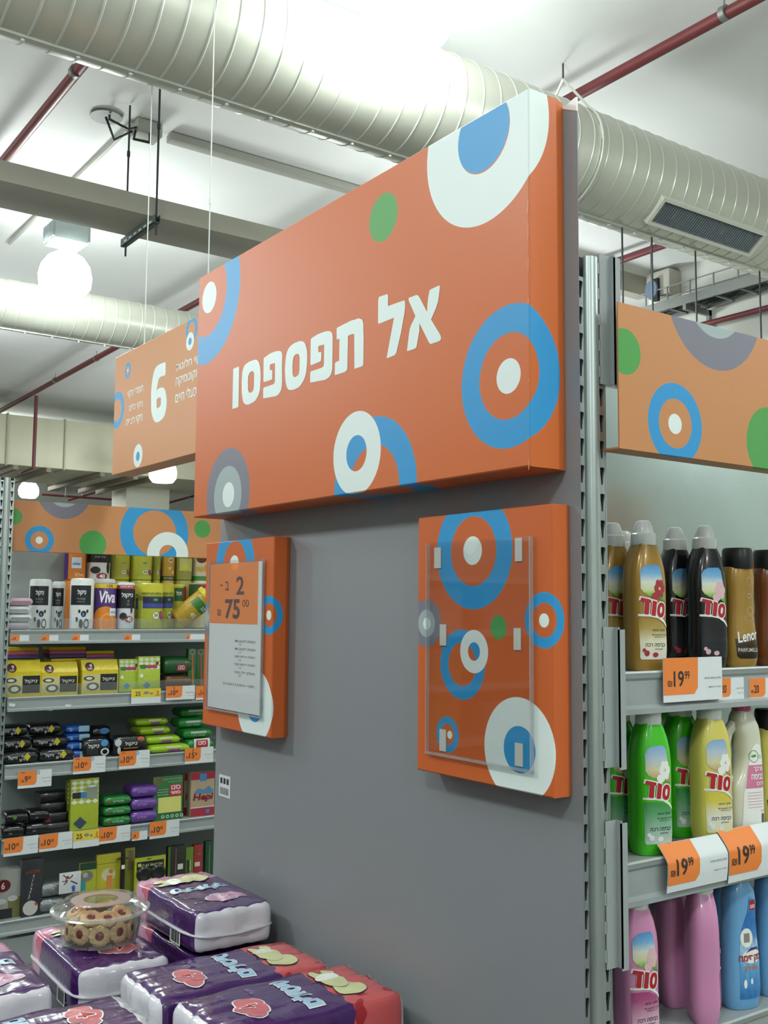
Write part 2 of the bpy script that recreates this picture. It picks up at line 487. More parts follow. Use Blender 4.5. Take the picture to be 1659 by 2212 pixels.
def planemap(o, du, dv, off=0.0):
    o, du, dv = V(o), V(du), V(dv)
    n = du.cross(dv).normalized() * off
    return lambda u, v: o + du * u + dv * v + n
HEADLINE = [[[(-1.124,2.374),(-1.124,2.376),(-1.122,2.377),(-1.12,2.377),(-1.118,2.377),(-1.097,2.377),(-1.094,2.377),(-1.092,2.376),(-1.091,2.375),(-1.091,2.374),(-1.09,2.275),(-1.09,2.274),(-1.091,2.273),(-1.093,2.272),(-1.096,2.272),(-1.118,2.272),(-1.12,2.272),(-1.122,2.272),(-1.123,2.273),(-1.124,2.275)]],[[(-1.007,2.378),(-1.0,2.377),(-0.995,2.374),(-0.99,2.371),(-0.986,2.367),(-0.983,2.361),(-0.98,2.355),(-0.978,2.348),(-0.977,2.341),(-0.976,2.334),(-0.976,2.328),(-0.976,2.322),(-0.977,2.316),(-0.977,2.31),(-0.978,2.303),(-0.979,2.297),(-0.982,2.292),(-0.985,2.286),(-0.99,2.282),(-0.996,2.277),(-1.003,2.274),(-1.012,2.272),(-1.023,2.271),(-1.035,2.27),(-1.044,2.271),(-1.051,2.272),(-1.056,2.275),(-1.061,2.278),(-1.065,2.282),(-1.068,2.287),(-1.07,2.293),(-1.072,2.3),(-1.074,2.307),(-1.075,2.315),(-1.075,2.324),(-1.076,2.333),(-1.075,2.341),(-1.075,2.349),(-1.074,2.356),(-1.072,2.362),(-1.069,2.367),(-1.066,2.371),(-1.061,2.374),(-1.056,2.376),(-1.049,2.377),(-1.039,2.379),(-1.028,2.379),(-1.016,2.379)],[(-1.041,2.342),(-1.039,2.345),(-1.037,2.347),(-1.035,2.349),(-1.032,2.351),(-1.028,2.352),(-1.024,2.352),(-1.02,2.352),(-1.017,2.351),(-1.014,2.349),(-1.013,2.347),(-1.011,2.345),(-1.01,2.341),(-1.01,2.335),(-1.01,2.327),(-1.01,2.319),(-1.01,2.313),(-1.011,2.309),(-1.012,2.306),(-1.013,2.303),(-1.015,2.301),(-1.018,2.3),(-1.022,2.299),(-1.026,2.298),(-1.03,2.299),(-1.033,2.3),(-1.036,2.301),(-1.038,2.304),(-1.04,2.307),(-1.041,2.31),(-1.041,2.315),(-1.041,2.32),(-1.042,2.325),(-1.042,2.329),(-1.042,2.334),(-1.042,2.338)]],[[(-0.963,2.369),(-0.963,2.371),(-0.962,2.373),(-0.959,2.374),(-0.956,2.375),(-0.942,2.377),(-0.937,2.378),(-0.931,2.379),(-0.925,2.379),(-0.918,2.379),(-0.912,2.379),(-0.905,2.379),(-0.898,2.378),(-0.896,2.378),(-0.89,2.377),(-0.884,2.376),(-0.88,2.374),(-0.876,2.372),(-0.874,2.369),(-0.872,2.365),(-0.872,2.361),(-0.872,2.332),(-0.872,2.331),(-0.872,2.33),(-0.872,2.329),(-0.872,2.328),(-0.87,2.296),(-0.871,2.288),(-0.873,2.282),(-0.877,2.277),(-0.883,2.273),(-0.891,2.27),(-0.901,2.269),(-0.913,2.27),(-0.955,2.273),(-0.958,2.273),(-0.961,2.274),(-0.962,2.276),(-0.962,2.277),(-0.962,2.296),(-0.962,2.298),(-0.96,2.299),(-0.958,2.3),(-0.954,2.3),(-0.92,2.3),(-0.916,2.3),(-0.913,2.3),(-0.91,2.301),(-0.908,2.302),(-0.906,2.304),(-0.905,2.306),(-0.905,2.308),(-0.906,2.349),(-0.906,2.35),(-0.907,2.351),(-0.909,2.351),(-0.911,2.351),(-0.926,2.352),(-0.928,2.351),(-0.93,2.351),(-0.931,2.35),(-0.931,2.349),(-0.93,2.337),(-0.923,2.337),(-0.92,2.336),(-0.919,2.336),(-0.918,2.335),(-0.918,2.334),(-0.918,2.317),(-0.918,2.315),(-0.92,2.314),(-0.923,2.313),(-0.926,2.313),(-0.955,2.313),(-0.958,2.314),(-0.96,2.315),(-0.962,2.316),(-0.962,2.317)]],[[(-0.788,2.38),(-0.781,2.378),(-0.776,2.376),(-0.771,2.373),(-0.767,2.369),(-0.764,2.364),(-0.761,2.358),(-0.759,2.352),(-0.758,2.346),(-0.757,2.34),(-0.757,2.333),(-0.757,2.327),(-0.758,2.32),(-0.759,2.313),(-0.76,2.306),(-0.762,2.299),(-0.765,2.293),(-0.769,2.287),(-0.775,2.282),(-0.781,2.278),(-0.788,2.274),(-0.798,2.272),(-0.808,2.271),(-0.819,2.271),(-0.828,2.272),(-0.835,2.273),(-0.84,2.275),(-0.844,2.278),(-0.848,2.282),(-0.851,2.289),(-0.854,2.296),(-0.856,2.305),(-0.857,2.313),(-0.858,2.322),(-0.858,2.332),(-0.857,2.341),(-0.856,2.349),(-0.854,2.356),(-0.852,2.362),(-0.849,2.367),(-0.846,2.371),(-0.841,2.374),(-0.835,2.377),(-0.829,2.379),(-0.822,2.38),(-0.814,2.381),(-0.805,2.381),(-0.796,2.381)],[(-0.822,2.34),(-0.821,2.344),(-0.819,2.347),(-0.818,2.349),(-0.815,2.351),(-0.812,2.352),(-0.808,2.353),(-0.804,2.353),(-0.8,2.352),(-0.797,2.351),(-0.795,2.35),(-0.793,2.347),(-0.791,2.343),(-0.791,2.337),(-0.791,2.328),(-0.791,2.32),(-0.791,2.313),(-0.792,2.309),(-0.793,2.306),(-0.794,2.304),(-0.796,2.302),(-0.799,2.301),(-0.804,2.3),(-0.809,2.299),(-0.813,2.3),(-0.815,2.301),(-0.818,2.302),(-0.82,2.305),(-0.821,2.308),(-0.822,2.311),(-0.822,2.316),(-0.822,2.32),(-0.823,2.325),(-0.823,2.329),(-0.823,2.333),(-0.822,2.337)]],[[(-0.743,2.372),(-0.743,2.374),(-0.742,2.375),(-0.74,2.376),(-0.737,2.377),(-0.722,2.379),(-0.716,2.38),(-0.71,2.38),(-0.704,2.38),(-0.698,2.38),(-0.691,2.38),(-0.684,2.38),(-0.677,2.379),(-0.675,2.379),(-0.668,2.378),(-0.663,2.376),(-0.658,2.374),(-0.655,2.372),(-0.652,2.368),(-0.651,2.364),(-0.65,2.36),(-0.65,2.321),(-0.65,2.32),(-0.65,2.319),(-0.65,2.318),(-0.65,2.317),(-0.65,2.292),(-0.651,2.286),(-0.654,2.28),(-0.658,2.276),(-0.664,2.273),(-0.672,2.271),(-0.682,2.27),(-0.694,2.271),(-0.736,2.274),(-0.739,2.274),(-0.742,2.275),(-0.743,2.277),(-0.743,2.279),(-0.743,2.296),(-0.743,2.298),(-0.741,2.299),(-0.739,2.3),(-0.736,2.3),(-0.698,2.3),(-0.694,2.3),(-0.691,2.301),(-0.689,2.301),(-0.687,2.302),(-0.686,2.304),(-0.685,2.306),(-0.685,2.308),(-0.685,2.349),(-0.685,2.35),(-0.686,2.351),(-0.687,2.351),(-0.689,2.351),(-0.706,2.352),(-0.708,2.352),(-0.709,2.352),(-0.71,2.351),(-0.71,2.35),(-0.709,2.338),(-0.701,2.337),(-0.699,2.336),(-0.697,2.336),(-0.696,2.335),(-0.696,2.333),(-0.697,2.32),(-0.697,2.318),(-0.699,2.316),(-0.702,2.315),(-0.706,2.315),(-0.736,2.314),(-0.739,2.314),(-0.741,2.315),(-0.742,2.316),(-0.743,2.318)]],[[(-0.635,2.373),(-0.635,2.375),(-0.633,2.377),(-0.631,2.378),(-0.627,2.378),(-0.599,2.38),(-0.592,2.38),(-0.585,2.381),(-0.579,2.381),(-0.572,2.381),(-0.566,2.38),(-0.56,2.38),(-0.554,2.38),(-0.552,2.38),(-0.547,2.379),(-0.542,2.377),(-0.538,2.375),(-0.535,2.373),(-0.533,2.369),(-0.531,2.365),(-0.531,2.361),(-0.53,2.344),(-0.53,2.343),(-0.53,2.342),(-0.529,2.341),(-0.529,2.34),(-0.529,2.278),(-0.53,2.276),(-0.532,2.274),(-0.534,2.273),(-0.539,2.273),(-0.559,2.273),(-0.561,2.273),(-0.562,2.273),(-0.563,2.274),(-0.563,2.275),(-0.565,2.347),(-0.565,2.349),(-0.566,2.349),(-0.568,2.35),(-0.57,2.35),(-0.584,2.351),(-0.586,2.35),(-0.588,2.35),(-0.589,2.349),(-0.589,2.348),(-0.59,2.28),(-0.59,2.278),(-0.591,2.277),(-0.592,2.276),(-0.594,2.275),(-0.596,2.274),(-0.598,2.274),(-0.601,2.273),(-0.636,2.273),(-0.638,2.273),(-0.639,2.274),(-0.64,2.274),(-0.64,2.276),(-0.64,2.298),(-0.64,2.3),(-0.638,2.301),(-0.636,2.301),(-0.633,2.302),(-0.628,2.302),(-0.626,2.302),(-0.624,2.302),(-0.623,2.303),(-0.623,2.304),(-0.623,2.351),(-0.63,2.351),(-0.632,2.351),(-0.633,2.351),(-0.634,2.352),(-0.634,2.353)]],[[(-0.477,2.403),(-0.476,2.405),(-0.475,2.407),(-0.472,2.408),(-0.469,2.408),(-0.448,2.407),(-0.445,2.407),(-0.444,2.406),(-0.443,2.405),(-0.442,2.404),(-0.442,2.381),(-0.391,2.38),(-0.388,2.38),(-0.385,2.379),(-0.384,2.377),(-0.383,2.374),(-0.383,2.368),(-0.383,2.365),(-0.384,2.362),(-0.384,2.359),(-0.385,2.356),(-0.385,2.353),(-0.386,2.35),(-0.387,2.347),(-0.395,2.321),(-0.396,2.319),(-0.396,2.317),(-0.397,2.315),(-0.398,2.312),(-0.411,2.28),(-0.412,2.278),(-0.413,2.277),(-0.415,2.276),(-0.416,2.275),(-0.418,2.274),(-0.421,2.274),(-0.423,2.274),(-0.441,2.273),(-0.443,2.273),(-0.445,2.274),(-0.445,2.275),(-0.445,2.276),(-0.421,2.351),(-0.421,2.351),(-0.421,2.352),(-0.421,2.352),(-0.422,2.352),(-0.471,2.351),(-0.474,2.351),(-0.475,2.352),(-0.476,2.353),(-0.477,2.355)]],[[(-0.371,2.375),(-0.372,2.378),(-0.372,2.38),(-0.37,2.381),(-0.367,2.381),(-0.351,2.381),(-0.349,2.381),(-0.346,2.381),(-0.344,2.38),(-0.342,2.379),(-0.34,2.378),(-0.339,2.376),(-0.337,2.375),(-0.312,2.339),(-0.31,2.358),(-0.31,2.36),(-0.309,2.361),(-0.309,2.363),(-0.309,2.364),(-0.305,2.377),(-0.304,2.379),(-0.302,2.38),(-0.299,2.381),(-0.296,2.381),(-0.275,2.382),(-0.273,2.381),(-0.272,2.381),(-0.272,2.38),(-0.272,2.379),(-0.275,2.361),(-0.276,2.357),(-0.277,2.353),(-0.278,2.35),(-0.28,2.347),(-0.282,2.343),(-0.284,2.34),(-0.286,2.337),(-0.299,2.321),(-0.272,2.287),(-0.27,2.284),(-0.269,2.282),(-0.268,2.28),(-0.268,2.278),(-0.268,2.277),(-0.269,2.276),(-0.27,2.274),(-0.272,2.274),(-0.275,2.273),(-0.296,2.273),(-0.299,2.273),(-0.302,2.274),(-0.304,2.276),(-0.306,2.278),(-0.336,2.322),(-0.336,2.309),(-0.336,2.307),(-0.336,2.305),(-0.337,2.304),(-0.337,2.303),(-0.344,2.279),(-0.345,2.277),(-0.347,2.275),(-0.35,2.274),(-0.353,2.274),(-0.372,2.274),(-0.374,2.274),(-0.375,2.274),(-0.376,2.275),(-0.376,2.276),(-0.37,2.307),(-0.369,2.31),(-0.368,2.314),(-0.367,2.317),(-0.365,2.321),(-0.363,2.324),(-0.361,2.327),(-0.358,2.329),(-0.349,2.339)]]]
SIX = [[(-3.403,2.941),(-3.395,2.94),(-3.39,2.938),(-3.386,2.936),(-3.385,2.932),(-3.384,2.882),(-3.385,2.879),(-3.388,2.876),(-3.394,2.875),(-3.401,2.875),(-3.423,2.877),(-3.433,2.877),(-3.442,2.877),(-3.45,2.875),(-3.456,2.873),(-3.462,2.869),(-3.466,2.865),(-3.469,2.86),(-3.486,2.818),(-3.467,2.822),(-3.458,2.823),(-3.448,2.824),(-3.436,2.823),(-3.423,2.821),(-3.415,2.82),(-3.407,2.818),(-3.399,2.815),(-3.392,2.81),(-3.385,2.805),(-3.38,2.799),(-3.376,2.791),(-3.372,2.783),(-3.362,2.754),(-3.361,2.751),(-3.36,2.748),(-3.36,2.746),(-3.36,2.743),(-3.361,2.726),(-3.362,2.72),(-3.363,2.714),(-3.365,2.709),(-3.366,2.703),(-3.369,2.698),(-3.371,2.692),(-3.374,2.687),(-3.375,2.685),(-3.379,2.68),(-3.385,2.675),(-3.392,2.671),(-3.401,2.667),(-3.411,2.664),(-3.423,2.661),(-3.436,2.659),(-3.441,2.658),(-3.455,2.657),(-3.468,2.657),(-3.479,2.659),(-3.49,2.662),(-3.5,2.667),(-3.509,2.674),(-3.517,2.682),(-3.525,2.693),(-3.53,2.699),(-3.534,2.706),(-3.538,2.713),(-3.541,2.719),(-3.543,2.726),(-3.545,2.733),(-3.546,2.739),(-3.551,2.79),(-3.552,2.798),(-3.552,2.807),(-3.552,2.815),(-3.552,2.823),(-3.55,2.84),(-3.549,2.848),(-3.548,2.855),(-3.546,2.863),(-3.544,2.871),(-3.542,2.878),(-3.539,2.885),(-3.536,2.893),(-3.529,2.908),(-3.524,2.917),(-3.516,2.926),(-3.506,2.932),(-3.495,2.937),(-3.482,2.94),(-3.467,2.942),(-3.451,2.942)],[(-3.482,2.765),(-3.481,2.77),(-3.476,2.773),(-3.469,2.776),(-3.458,2.777),(-3.45,2.777),(-3.442,2.776),(-3.436,2.775),(-3.432,2.772),(-3.43,2.768),(-3.429,2.742),(-3.431,2.737),(-3.435,2.732),(-3.442,2.729),(-3.452,2.728),(-3.459,2.727),(-3.467,2.727),(-3.473,2.728),(-3.477,2.731),(-3.479,2.735)]]

# ------------------------------------------------------------------ the hall
m_ceil = M('painted_ceiling', 'eef0ee', .85, var=.05, scale=1.2)
m_wall = M('painted_wall', 'd6d8cf', .8, var=.04, scale=2)
m_floor = M('grey_floor_tile', '7d7c78', .4, var=.08, scale=6)
struct('floor', MB().box(-30, 10, -9, 13, -.1, 0), m_floor)
struct('ceiling', MB().box(-30, 10, -9, 13, 5.5, 5.6), m_ceil)
struct('wall_left', MB().box(-30.2, -30, -9, 13, 0, 5.5), m_wall)
struct('wall_right', MB().box(10, 10.2, -9, 13, 0, 5.5), m_wall)
struct('wall_front', MB().box(-30, 10, -9.2, -9, 0, 5.5), m_wall)
struct('wall_back', MB().box(-6.4, 10, 7.75, 8.0, 0, 5.5), m_wall)
struct('wall_recess_side', MB().box(-6.4, -6.2, 8.0, 13, 0, 5.5), m_wall)
struct('wall_recess_back', MB().box(-30, -6.2, 13, 13.2, 0, 5.5), m_wall)
m_beam = M('ceiling_beam_paint', 'b4b1a4', .8, var=.05, scale=3)
struct('trim_1', MB().box(-6.55, -6.4, 5.2, 7.75, 5.28, 5.5), m_beam)
struct('trim_2', MB().box(-29, -8.0, 8.2, 8.5, 5.1, 5.5), m_beam)

m_pillar = M('cream_plaster', 'dcdccb', .7, var=.03, scale=3)
pl = at(320, 1075, 'X', -19)
o = build('concrete_column', MB().box(-19.8, -19, pl.y - .47, pl.y + .47, 0, 5.48), m_pillar, bevel=.01)
tag(o, 'square cream concrete column far down the hall under the aisle sign', 'column')

m_duct = M('galvanised_duct_paint', 'c4c6b9', .32, metal=.35, var=.05, scale=5, spec=.6)
m_rib = M('duct_seam_metal', 'ccd0c6', .28, metal=.4, var=.03)
m_dark = M('dark_gap', '15171a', .8, var=.1)
m_rod = M('threaded_rod', '3a3d40', .5, metal=.6, var=.1)
m_galv = M('galvanised_steel', 'a9b0b0', .38, metal=.75, var=.14, scale=22)
m_red = M('red_pipe_paint', '6c2d30', .45, var=.08, scale=8)
m_clamp = M('pipe_clamp_steel', '8b8f8c', .45, metal=.6, var=.08)
m_white_wire = M('white_wire', 'e6ebe8', .5, var=.03)

def spiral_duct(X, Z, R, y0, y1, ry0, ry1, label, pitch=.135):
    t = thing('spiral_duct', label, 'air duct', (X, y0, Z), 0, 'round spiral air ducts')
    n = 48
    mb = MB().loft([[(R * math.cos(2 * PI * k / n), yy, R * math.sin(2 * PI * k / n)) for k in range(n)] for yy in (0, y1 - y0)])
    build('duct_shell', mb, m_duct, t, fix=True)
    ring = MB()
    rings = []
    for dy, dr in ((-.007, .0005), (-.002, .0042), (.002, .0042), (.007, .0005)):
        rings.append([((R + dr) * math.cos(2 * PI * k / n), dy + .018 * math.sin(2 * PI * k / n), (R + dr) * math.sin(2 * PI * k / n)) for k in range(n)])
    ring.loft(rings, cap=False)
    first = None
    y = ry0
    while y < ry1:
        if first is None:
            first = build('seam_ring', ring, m_rib, t, loc=(0, y - y0, 0), fix=True)
        else:
            c = first.copy()
            COL.objects.link(c)
            c.location = (0, y - y0, 0)
        y += pitch
    fl = MB().box(-.02, .02, .02, y1 - y0 - .02, -R - .012, -R + .01)
    build('bottom_seam', fl, m_rib, t)
    rv = MB().lathe([(.0, -.012), (.010, -.010), (.010, 0), (.0, .002)], 8)
    first = None
    y = ry0 + .1
    while y < ry1:
        if first is None:
            first = build('rivet', rv, M('bright_rivet', 'f2f4f0', .2, metal=.5), t, loc=(.0, y - y0, -R - .014))
        else:
            c = first.copy()
            COL.objects.link(c)
            c.location = (.0, y - y0, -R - .014)
        y += .27
    return t

big = spiral_duct(-3.647, 4.827, .35, -3.0, 7.0, -.6, 6.9, 'large pale round spiral duct crossing overhead behind the big orange sign')
small = spiral_duct(-9.03, 4.70, .243, -3.0, 12.5, .2, 6.0, 'thinner pale round duct beyond the hanging lamp, farther from the big sign')

# air grille on the flank of the big duct
gy0, gy1 = 4.30, 5.48
ga = math.radians(-51)
gc = V((0, 0, 0)) + V((math.cos(ga), 0, math.sin(ga))) * .352
gn = V((math.cos(ga), 0, math.sin(ga)))
gt = V((-math.sin(ga), 0, math.cos(ga)))
def gmap(u, v, w):
    return gc + V((0, u + 3.0, 0)) + gt * v + gn * w
hg = .105
mb = MB()
for u0, u1, v0, v1 in ((gy0, gy1, -hg, -hg + .022), (gy0, gy1, hg - .022, hg), (gy0, gy0 + .03, -hg + .0225, hg - .0225), (gy1 - .03, gy1, -hg + .0225, hg - .0225)):
    mb.prism([(u0, v0), (u1, v0), (u1, v1), (u0, v1)], lambda u, v, w: gmap(u, v, w - .06), .085)
gr = build('air_grille', mb, M('grille_frame_paint', 'd9dbd0', .4, metal=.2), big, fix=True)
gr['label'] = 'long slotted air grille on the flank'
build('grille_back', MB().prism([(gy0 + .03, -hg + .02), (gy1 - .03, -hg + .02), (gy1 - .03, hg - .02), (gy0 + .03, hg - .02)], lambda u, v, w: gmap(u, v, w - .02), .004), M('grille_dark', '20262c', .7), gr, fix=True)
bl = build('blade', MB().prism([(0, -hg + .02), (.004, -hg + .02), (.004, hg - .02), (0, hg - .02)], lambda u, v, w: gt * v + gn * w + V((0, u + w * .3, 0)), .02), M('grille_blade', '8e9aa0', .4, metal=.4), gr, loc=gmap(gy0 + .05, 0, -.008), fix=True)
y = gy0 + .05 + .0235
while y < gy1 - .04:
    c = bl.copy()
    COL.objects.link(c)
    c.location = gmap(y, 0, -.008)
    y += .0235

# strap hanger of the big duct
for yy in (at(1216, 122, 'X', -3.647).y,):
    s = build('duct_strap', MB().tube([(.36, yy + 3, 0)] + [(.36 * math.cos(a), yy + 3, .36 * math.sin(a)) for a in [math.radians(20 + 10 * k) for k in range(4)]] + [(0, yy + 3, .56)], .010, 6)
              .tube([(0, yy + 3, .56)] + [(.36 * math.cos(a), yy + 3, .36 * math.sin(a)) for a in [math.radians(130 + 10 * k) for k in range(5)]], .010, 6)
              .tube([(.36 * math.cos(a), yy + 3, .36 * math.sin(a)) for a in [math.radians(20 - 10 * k) for k in range(21)]], .008, 6), m_rib, big)
    build('strap_rod', MB().tube([(0, yy + 3, .55), (0, yy + 3, .673)], .006, 6), m_rod, s)

def pipe(name, label, pts, r, clamps=(), group='red sprinkler pipes under the ceiling'):
    t = thing(name, label, 'pipe', pts[0], 0, group)
    o = V(pts[0])
    build('pipe_run', MB().tube([V(p) - o for p in pts], r, 12), m_red, t)
    for c in clamps:
        c = V(c) - o
        d = (V(pts[1]) - V(pts[0])).normalized()
        k = build('pipe_clamp', MB().tube([c - d * .02, c + d * .02], r + .008, 12), m_clamp, t)
        build('clamp_rod', MB().tube([c + V((0, 0, r)), (c.x, c.y, 5.49 - o.z)], .006, 6), m_clamp, k)
    return t
PZ = 5.38
pa, pb = at(1620, 0, 'Z', PZ), at(0, 891, 'Z', PZ)
py = (pa.y + pb.y) / 2
pipe('sprinkler_pipe', 'long dark red pipe passing behind the top corner of the big sign', [(2.5, 3.845, PZ), (-9, 3.91, PZ), (-22, 4.04, PZ)], .040,
     [(at(1567, 30, 'Z', PZ).x, 3.86, PZ)] + [(x, 3.96, PZ) for x in (at(203, 773, 'Z', PZ).x, at(125, 822, 'Z', PZ).x)])
q = at(85, 847, 'Z', PZ)
q2 = at(82, 1011, 'X', q.x)
pipe('sprinkler_drop', 'thin red drop pipe hanging at the far left before the cream plenum', [(q.x, 4.0, PZ - .07), (q.x, 4.0, q2.z), (q.x - .7, 4.0, q2.z)], .03)
qa, qb = at(175, 140, 'Z', PZ), at(10, 345, 'Z', PZ)
pipe('sprinkler_pipe', 'short stretch of dark red pipe at upper left between the two ducts', [(-1.5, qa.y, PZ), (-7.6, qb.y, PZ), (-12, qb.y, PZ)], .038, [(at(165, 155, 'Z', PZ).x, qa.y, PZ)])
qa = at(1366, 553, 'Z', PZ)
pipe('sprinkler_pipe', 'red pipe glimpsed under the big duct right of the slotted post', [(-2, qa.y, PZ), (-6.3, qa.y, PZ)], .038)
qa = at(1607, 693, 'Z', 4.75)
pipe('sprinkler_pipe', 'thin red pipe along the back wall above the right header', [(0, 7.6, qa.z + .0), (-6.2, 7.6, qa.z)], .03)
for lab, pts in (('thin red branch pipe at far left above the distant lamp', [at(147, 1081, 'X', -23), at(243, 1053, 'X', -23), at(270, 1056, 'X', -23)]),
                 ('thin red elbow pipe far left under the aisle sign', [at(90, 1068, 'X', -22), at(256, 1080, 'X', -22), at(256, 1052, 'X', -22)]),
                 ('thin red pipe right of the far column, upper one', [at(361, 1061, 'X', -21), at(420, 1043, 'X', -21)]),
                 ('thin red pipe right of the far column, lower one', [at(365, 1086, 'X', -21), at(420, 1071, 'X', -21)])):
    pipe('branch_pipe', lab, pts, .025, [V(pts[0]).lerp(V(pts[1]), .75 if 'lower' in lab else .3)])

# flat rectangular duct on a trapeze hanger
m_flat = M('flat_duct_paint', 'a9a799', .6, var=.05, scale=4)
t = thing('flat_duct', 'flat rectangular beige duct slung under the ceiling left of the big sign', 'air duct', (-5.45, -3, 4.475))
build('duct_body', MB().box(-.48, 0, 0, 10.4, 0, .137), m_flat, t, bevel=.004)
hy = at(338, 470, 'X', -5.41).y + 3
ch = build('trapeze_channel', MB().box(-.57, .06, hy - .02, hy + .02, -.06, -.056).box(-.57, .06, hy - .02, hy - .017, -.06, -.003).box(-.57, .06, hy + .017, hy + .02, -.06, -.003), M('channel_steel', '5f6864', .5, metal=.5), t)
for k in range(6):
    build('slot', MB().box(-.50 + k * .09, -.45 + k * .09, hy - .0212, hy - .0202, -.045, -.031), M('pale_slot', 'c8cec8', .6), ch)
for x in (.035, -.52):
    build('hanger_rod', MB().tube([(x, hy, -.14), (x, hy, 1.015)], .008, 6).tube([(x, hy, .62), (x, hy, .66)], .013, 6), m_rod, t)

# cream plenum far left with its supports
m_plen = M('cream_duct_sheet', 'c9c7ae', .5, metal=.15, var=.05, scale=1.5)
t = thing('plenum_duct', 'big cream rectangular plenum duct at far left below the dark ceiling', 'air duct', (-17.2, -2, 4.21))
build('duct_body', MB().box(-2.5, 0, 0, 10.5, 0, .88), m_plen, t, bevel=.01)
for px in (15, 140, 300):
    yy = at(px, 950, 'X', -17.2).y + 2
    build('standing_seam', MB().box(-.5, .03, yy - .012, yy + .012, -.02, .90), M('seam_sheet', 'b3b19a', .5), t)
for px, py_ in ((140, 1004), (250, 1017), (288, 1032), (335, 1034), (60, 1000)):
    q = at(px, py_, 'Z', 4.16)
    build('support_rail', MB().box(-2.9, .1, q.y + 2 - .04, q.y + 2 + .04, -.09, -.01), M('rail_brown', '8f8470', .6), t)

# ceiling conduits and the little junction box
m_cond = M('conduit_grey', 'a8a89f', .6)
ca, cb = at(352, 293, 'Z', 5.46), at(750, 415, 'Z', 5.46)
tag(build('cable_trunking', MB().box(ca.x - .05, ca.x + .05, ca.y + .05, cb.y + 2.5, 5.43, 5.49), m_cond, bevel=.004), 'straight grey trunking on the ceiling running from the junction box', 'trunking')
ca, cb = at(275, 280, 'Z', 5.46), at(158, 385, 'Z', 5.46)
tag(build('ceiling_conduit', MB().tube([(ca.x, ca.y, 5.46), (cb.x - 2, ca.y, 5.46)], .018, 8), m_cond), 'thin grey conduit on the ceiling left of the junction box', 'conduit')
jb = at(315, 288, 'Z', 5.42)
t = thing('junction_box', 'small grey ceiling junction box with loose looping cables', 'electrical box', (jb.x, jb.y, 5.42))
build('box_body', MB().box(-.09, .09, -.10, .10, -.04, .07), m_cond, t, bevel=.008)
for k, pts in enumerate(([(.05, -.1, 0), (.15, -.2, -.08), (.1, -.33, -.02), (.02, -.3, .05)], [(-.03, -.1, 0), (.0, -.25, -.12), (.08, -.35, .0)], [(.08, 0, -.03), (.2, -.05, -.16), (.14, -.15, -.14), (.04, -.1, -.02)])):
    build('cable', MB().tube(pts, .010, 6), m_rod, t)
build('cover_plate', MB().lathe([(0, -.005), (.12, -.005), (.12, .005), (0, .005)], 20, c=(-.05, -.3, .065)), M('cover_grey', '8e938e', .6), t)

# high-bay lamps
m_glow2 = M('far_lamp_glow', 'f6fffb', .5, var=0, emit=14.0)
m_glow = M('lamp_glow', 'f6fffb', .5, var=0, emit=LAMP_GLOW)
m_ball = M('ballast_grey', 'a4b0b0', .5, var=.04)
def high_bay(label, loc, glow=None):
    t = thing('high_bay_lamp', label, 'lamp', loc, 0, 'high-bay lamps under the ceiling')
    b = build('ballast_box', MB().box(-.15, .15, -.15, .15, .27, .42).box(-.10, .06, -.10, .08, .42, .52), m_ball, t, bevel=.01)
    for k in range(8):
        build('fin', MB().box(-.13 + k * .036, -.118 + k * .036, -.172, .172, .29, .43), m_ball, b)
    build('lamp_neck', MB().lathe([(.06, .19), (.065, .28)], 16), m_ball, t)
    build('refractor_globe', MB().lathe([(.0, -.20), (.17, -.19), (.225, -.12), (.235, -.02), (.215, .07), (.16, .15), (.08, .20), (.0, .205)], 24), glow or m_glow, t)
    build('hanger_wire', MB().tube([(-.05, 0, .5), (-.05, 0, 5.49 - loc[2])], .006, 6).tube([(.03, 0, .5), (.03, 0, 5.49 - loc[2])], .006, 6), m_rod, t)
    return t
q = at(141, 592, 'Z', 4.75)
high_bay('glowing lamp with grey finned ballast left of the big sign', q)
q = at(878, 22, 'Z', 4.86)
high_bay('dazzling near lamp at the top of the picture before the big duct', q)
q = at(62, 1058, 'Z', 4.5)
high_bay('small distant glowing lamp above the left shelf header', q, m_glow2)
q = at(352, 1018, 'X', -15.2)
high_bay('distant glowing lamp just under the number aisle sign', q, m_glow2)

# behind the right header: hanging rail, cable tray, trunking on the back wall
rz = 3.35
xs = -3.647
t = thing('hanging_rail', 'thin dark hanger rods dropping behind the right orange header', 'rail', (xs, 0, rz))
ys = [at(px, 600, 'X', xs).y for px in (1345, 1409, 1503, 1641)]
build('rail_bar', MB().box(-.02, .02, ys[0] - .2, ys[-1] + .2, -.02, .02), m_clamp, t)
for yy in ys:
    build('hanger_rod', MB().tube([(0, yy, .0), (0, yy, 4.463 - rz)], .007, 6), m_rod, t)
t = thing('cable_tray', 'ladder cable tray with dark cables along the white back wall', 'cable tray', (-6.2, 7.35, 4.93))
for yy in (0, .3):
    build('tray_rail', MB().box(0, 6.5, yy - .012, yy + .012, .0, .10), m_clamp, t)
    build('guard_rail', MB().tube([(0, yy, .24), (6.5, yy, .24)], .007, 6), m_clamp, t)
for k in range(22):
    build('rung', MB().box(.1 + k * .29, .13 + k * .29, -.01, .31, .0, .02).box(.1 + k * .29, .112 + k * .29, -.012, .0, .1, .24), m_clamp, t)
for k in range(7):
    build('cable', MB().tube([(x * .5, .04 + k * .035 + .012 * math.sin(x * 1.3 + k), .05 + .018 * math.sin(x * .9 + 2 * k)) for x in range(14)], .017, 6), M('black_cable', '202622', .6), t)
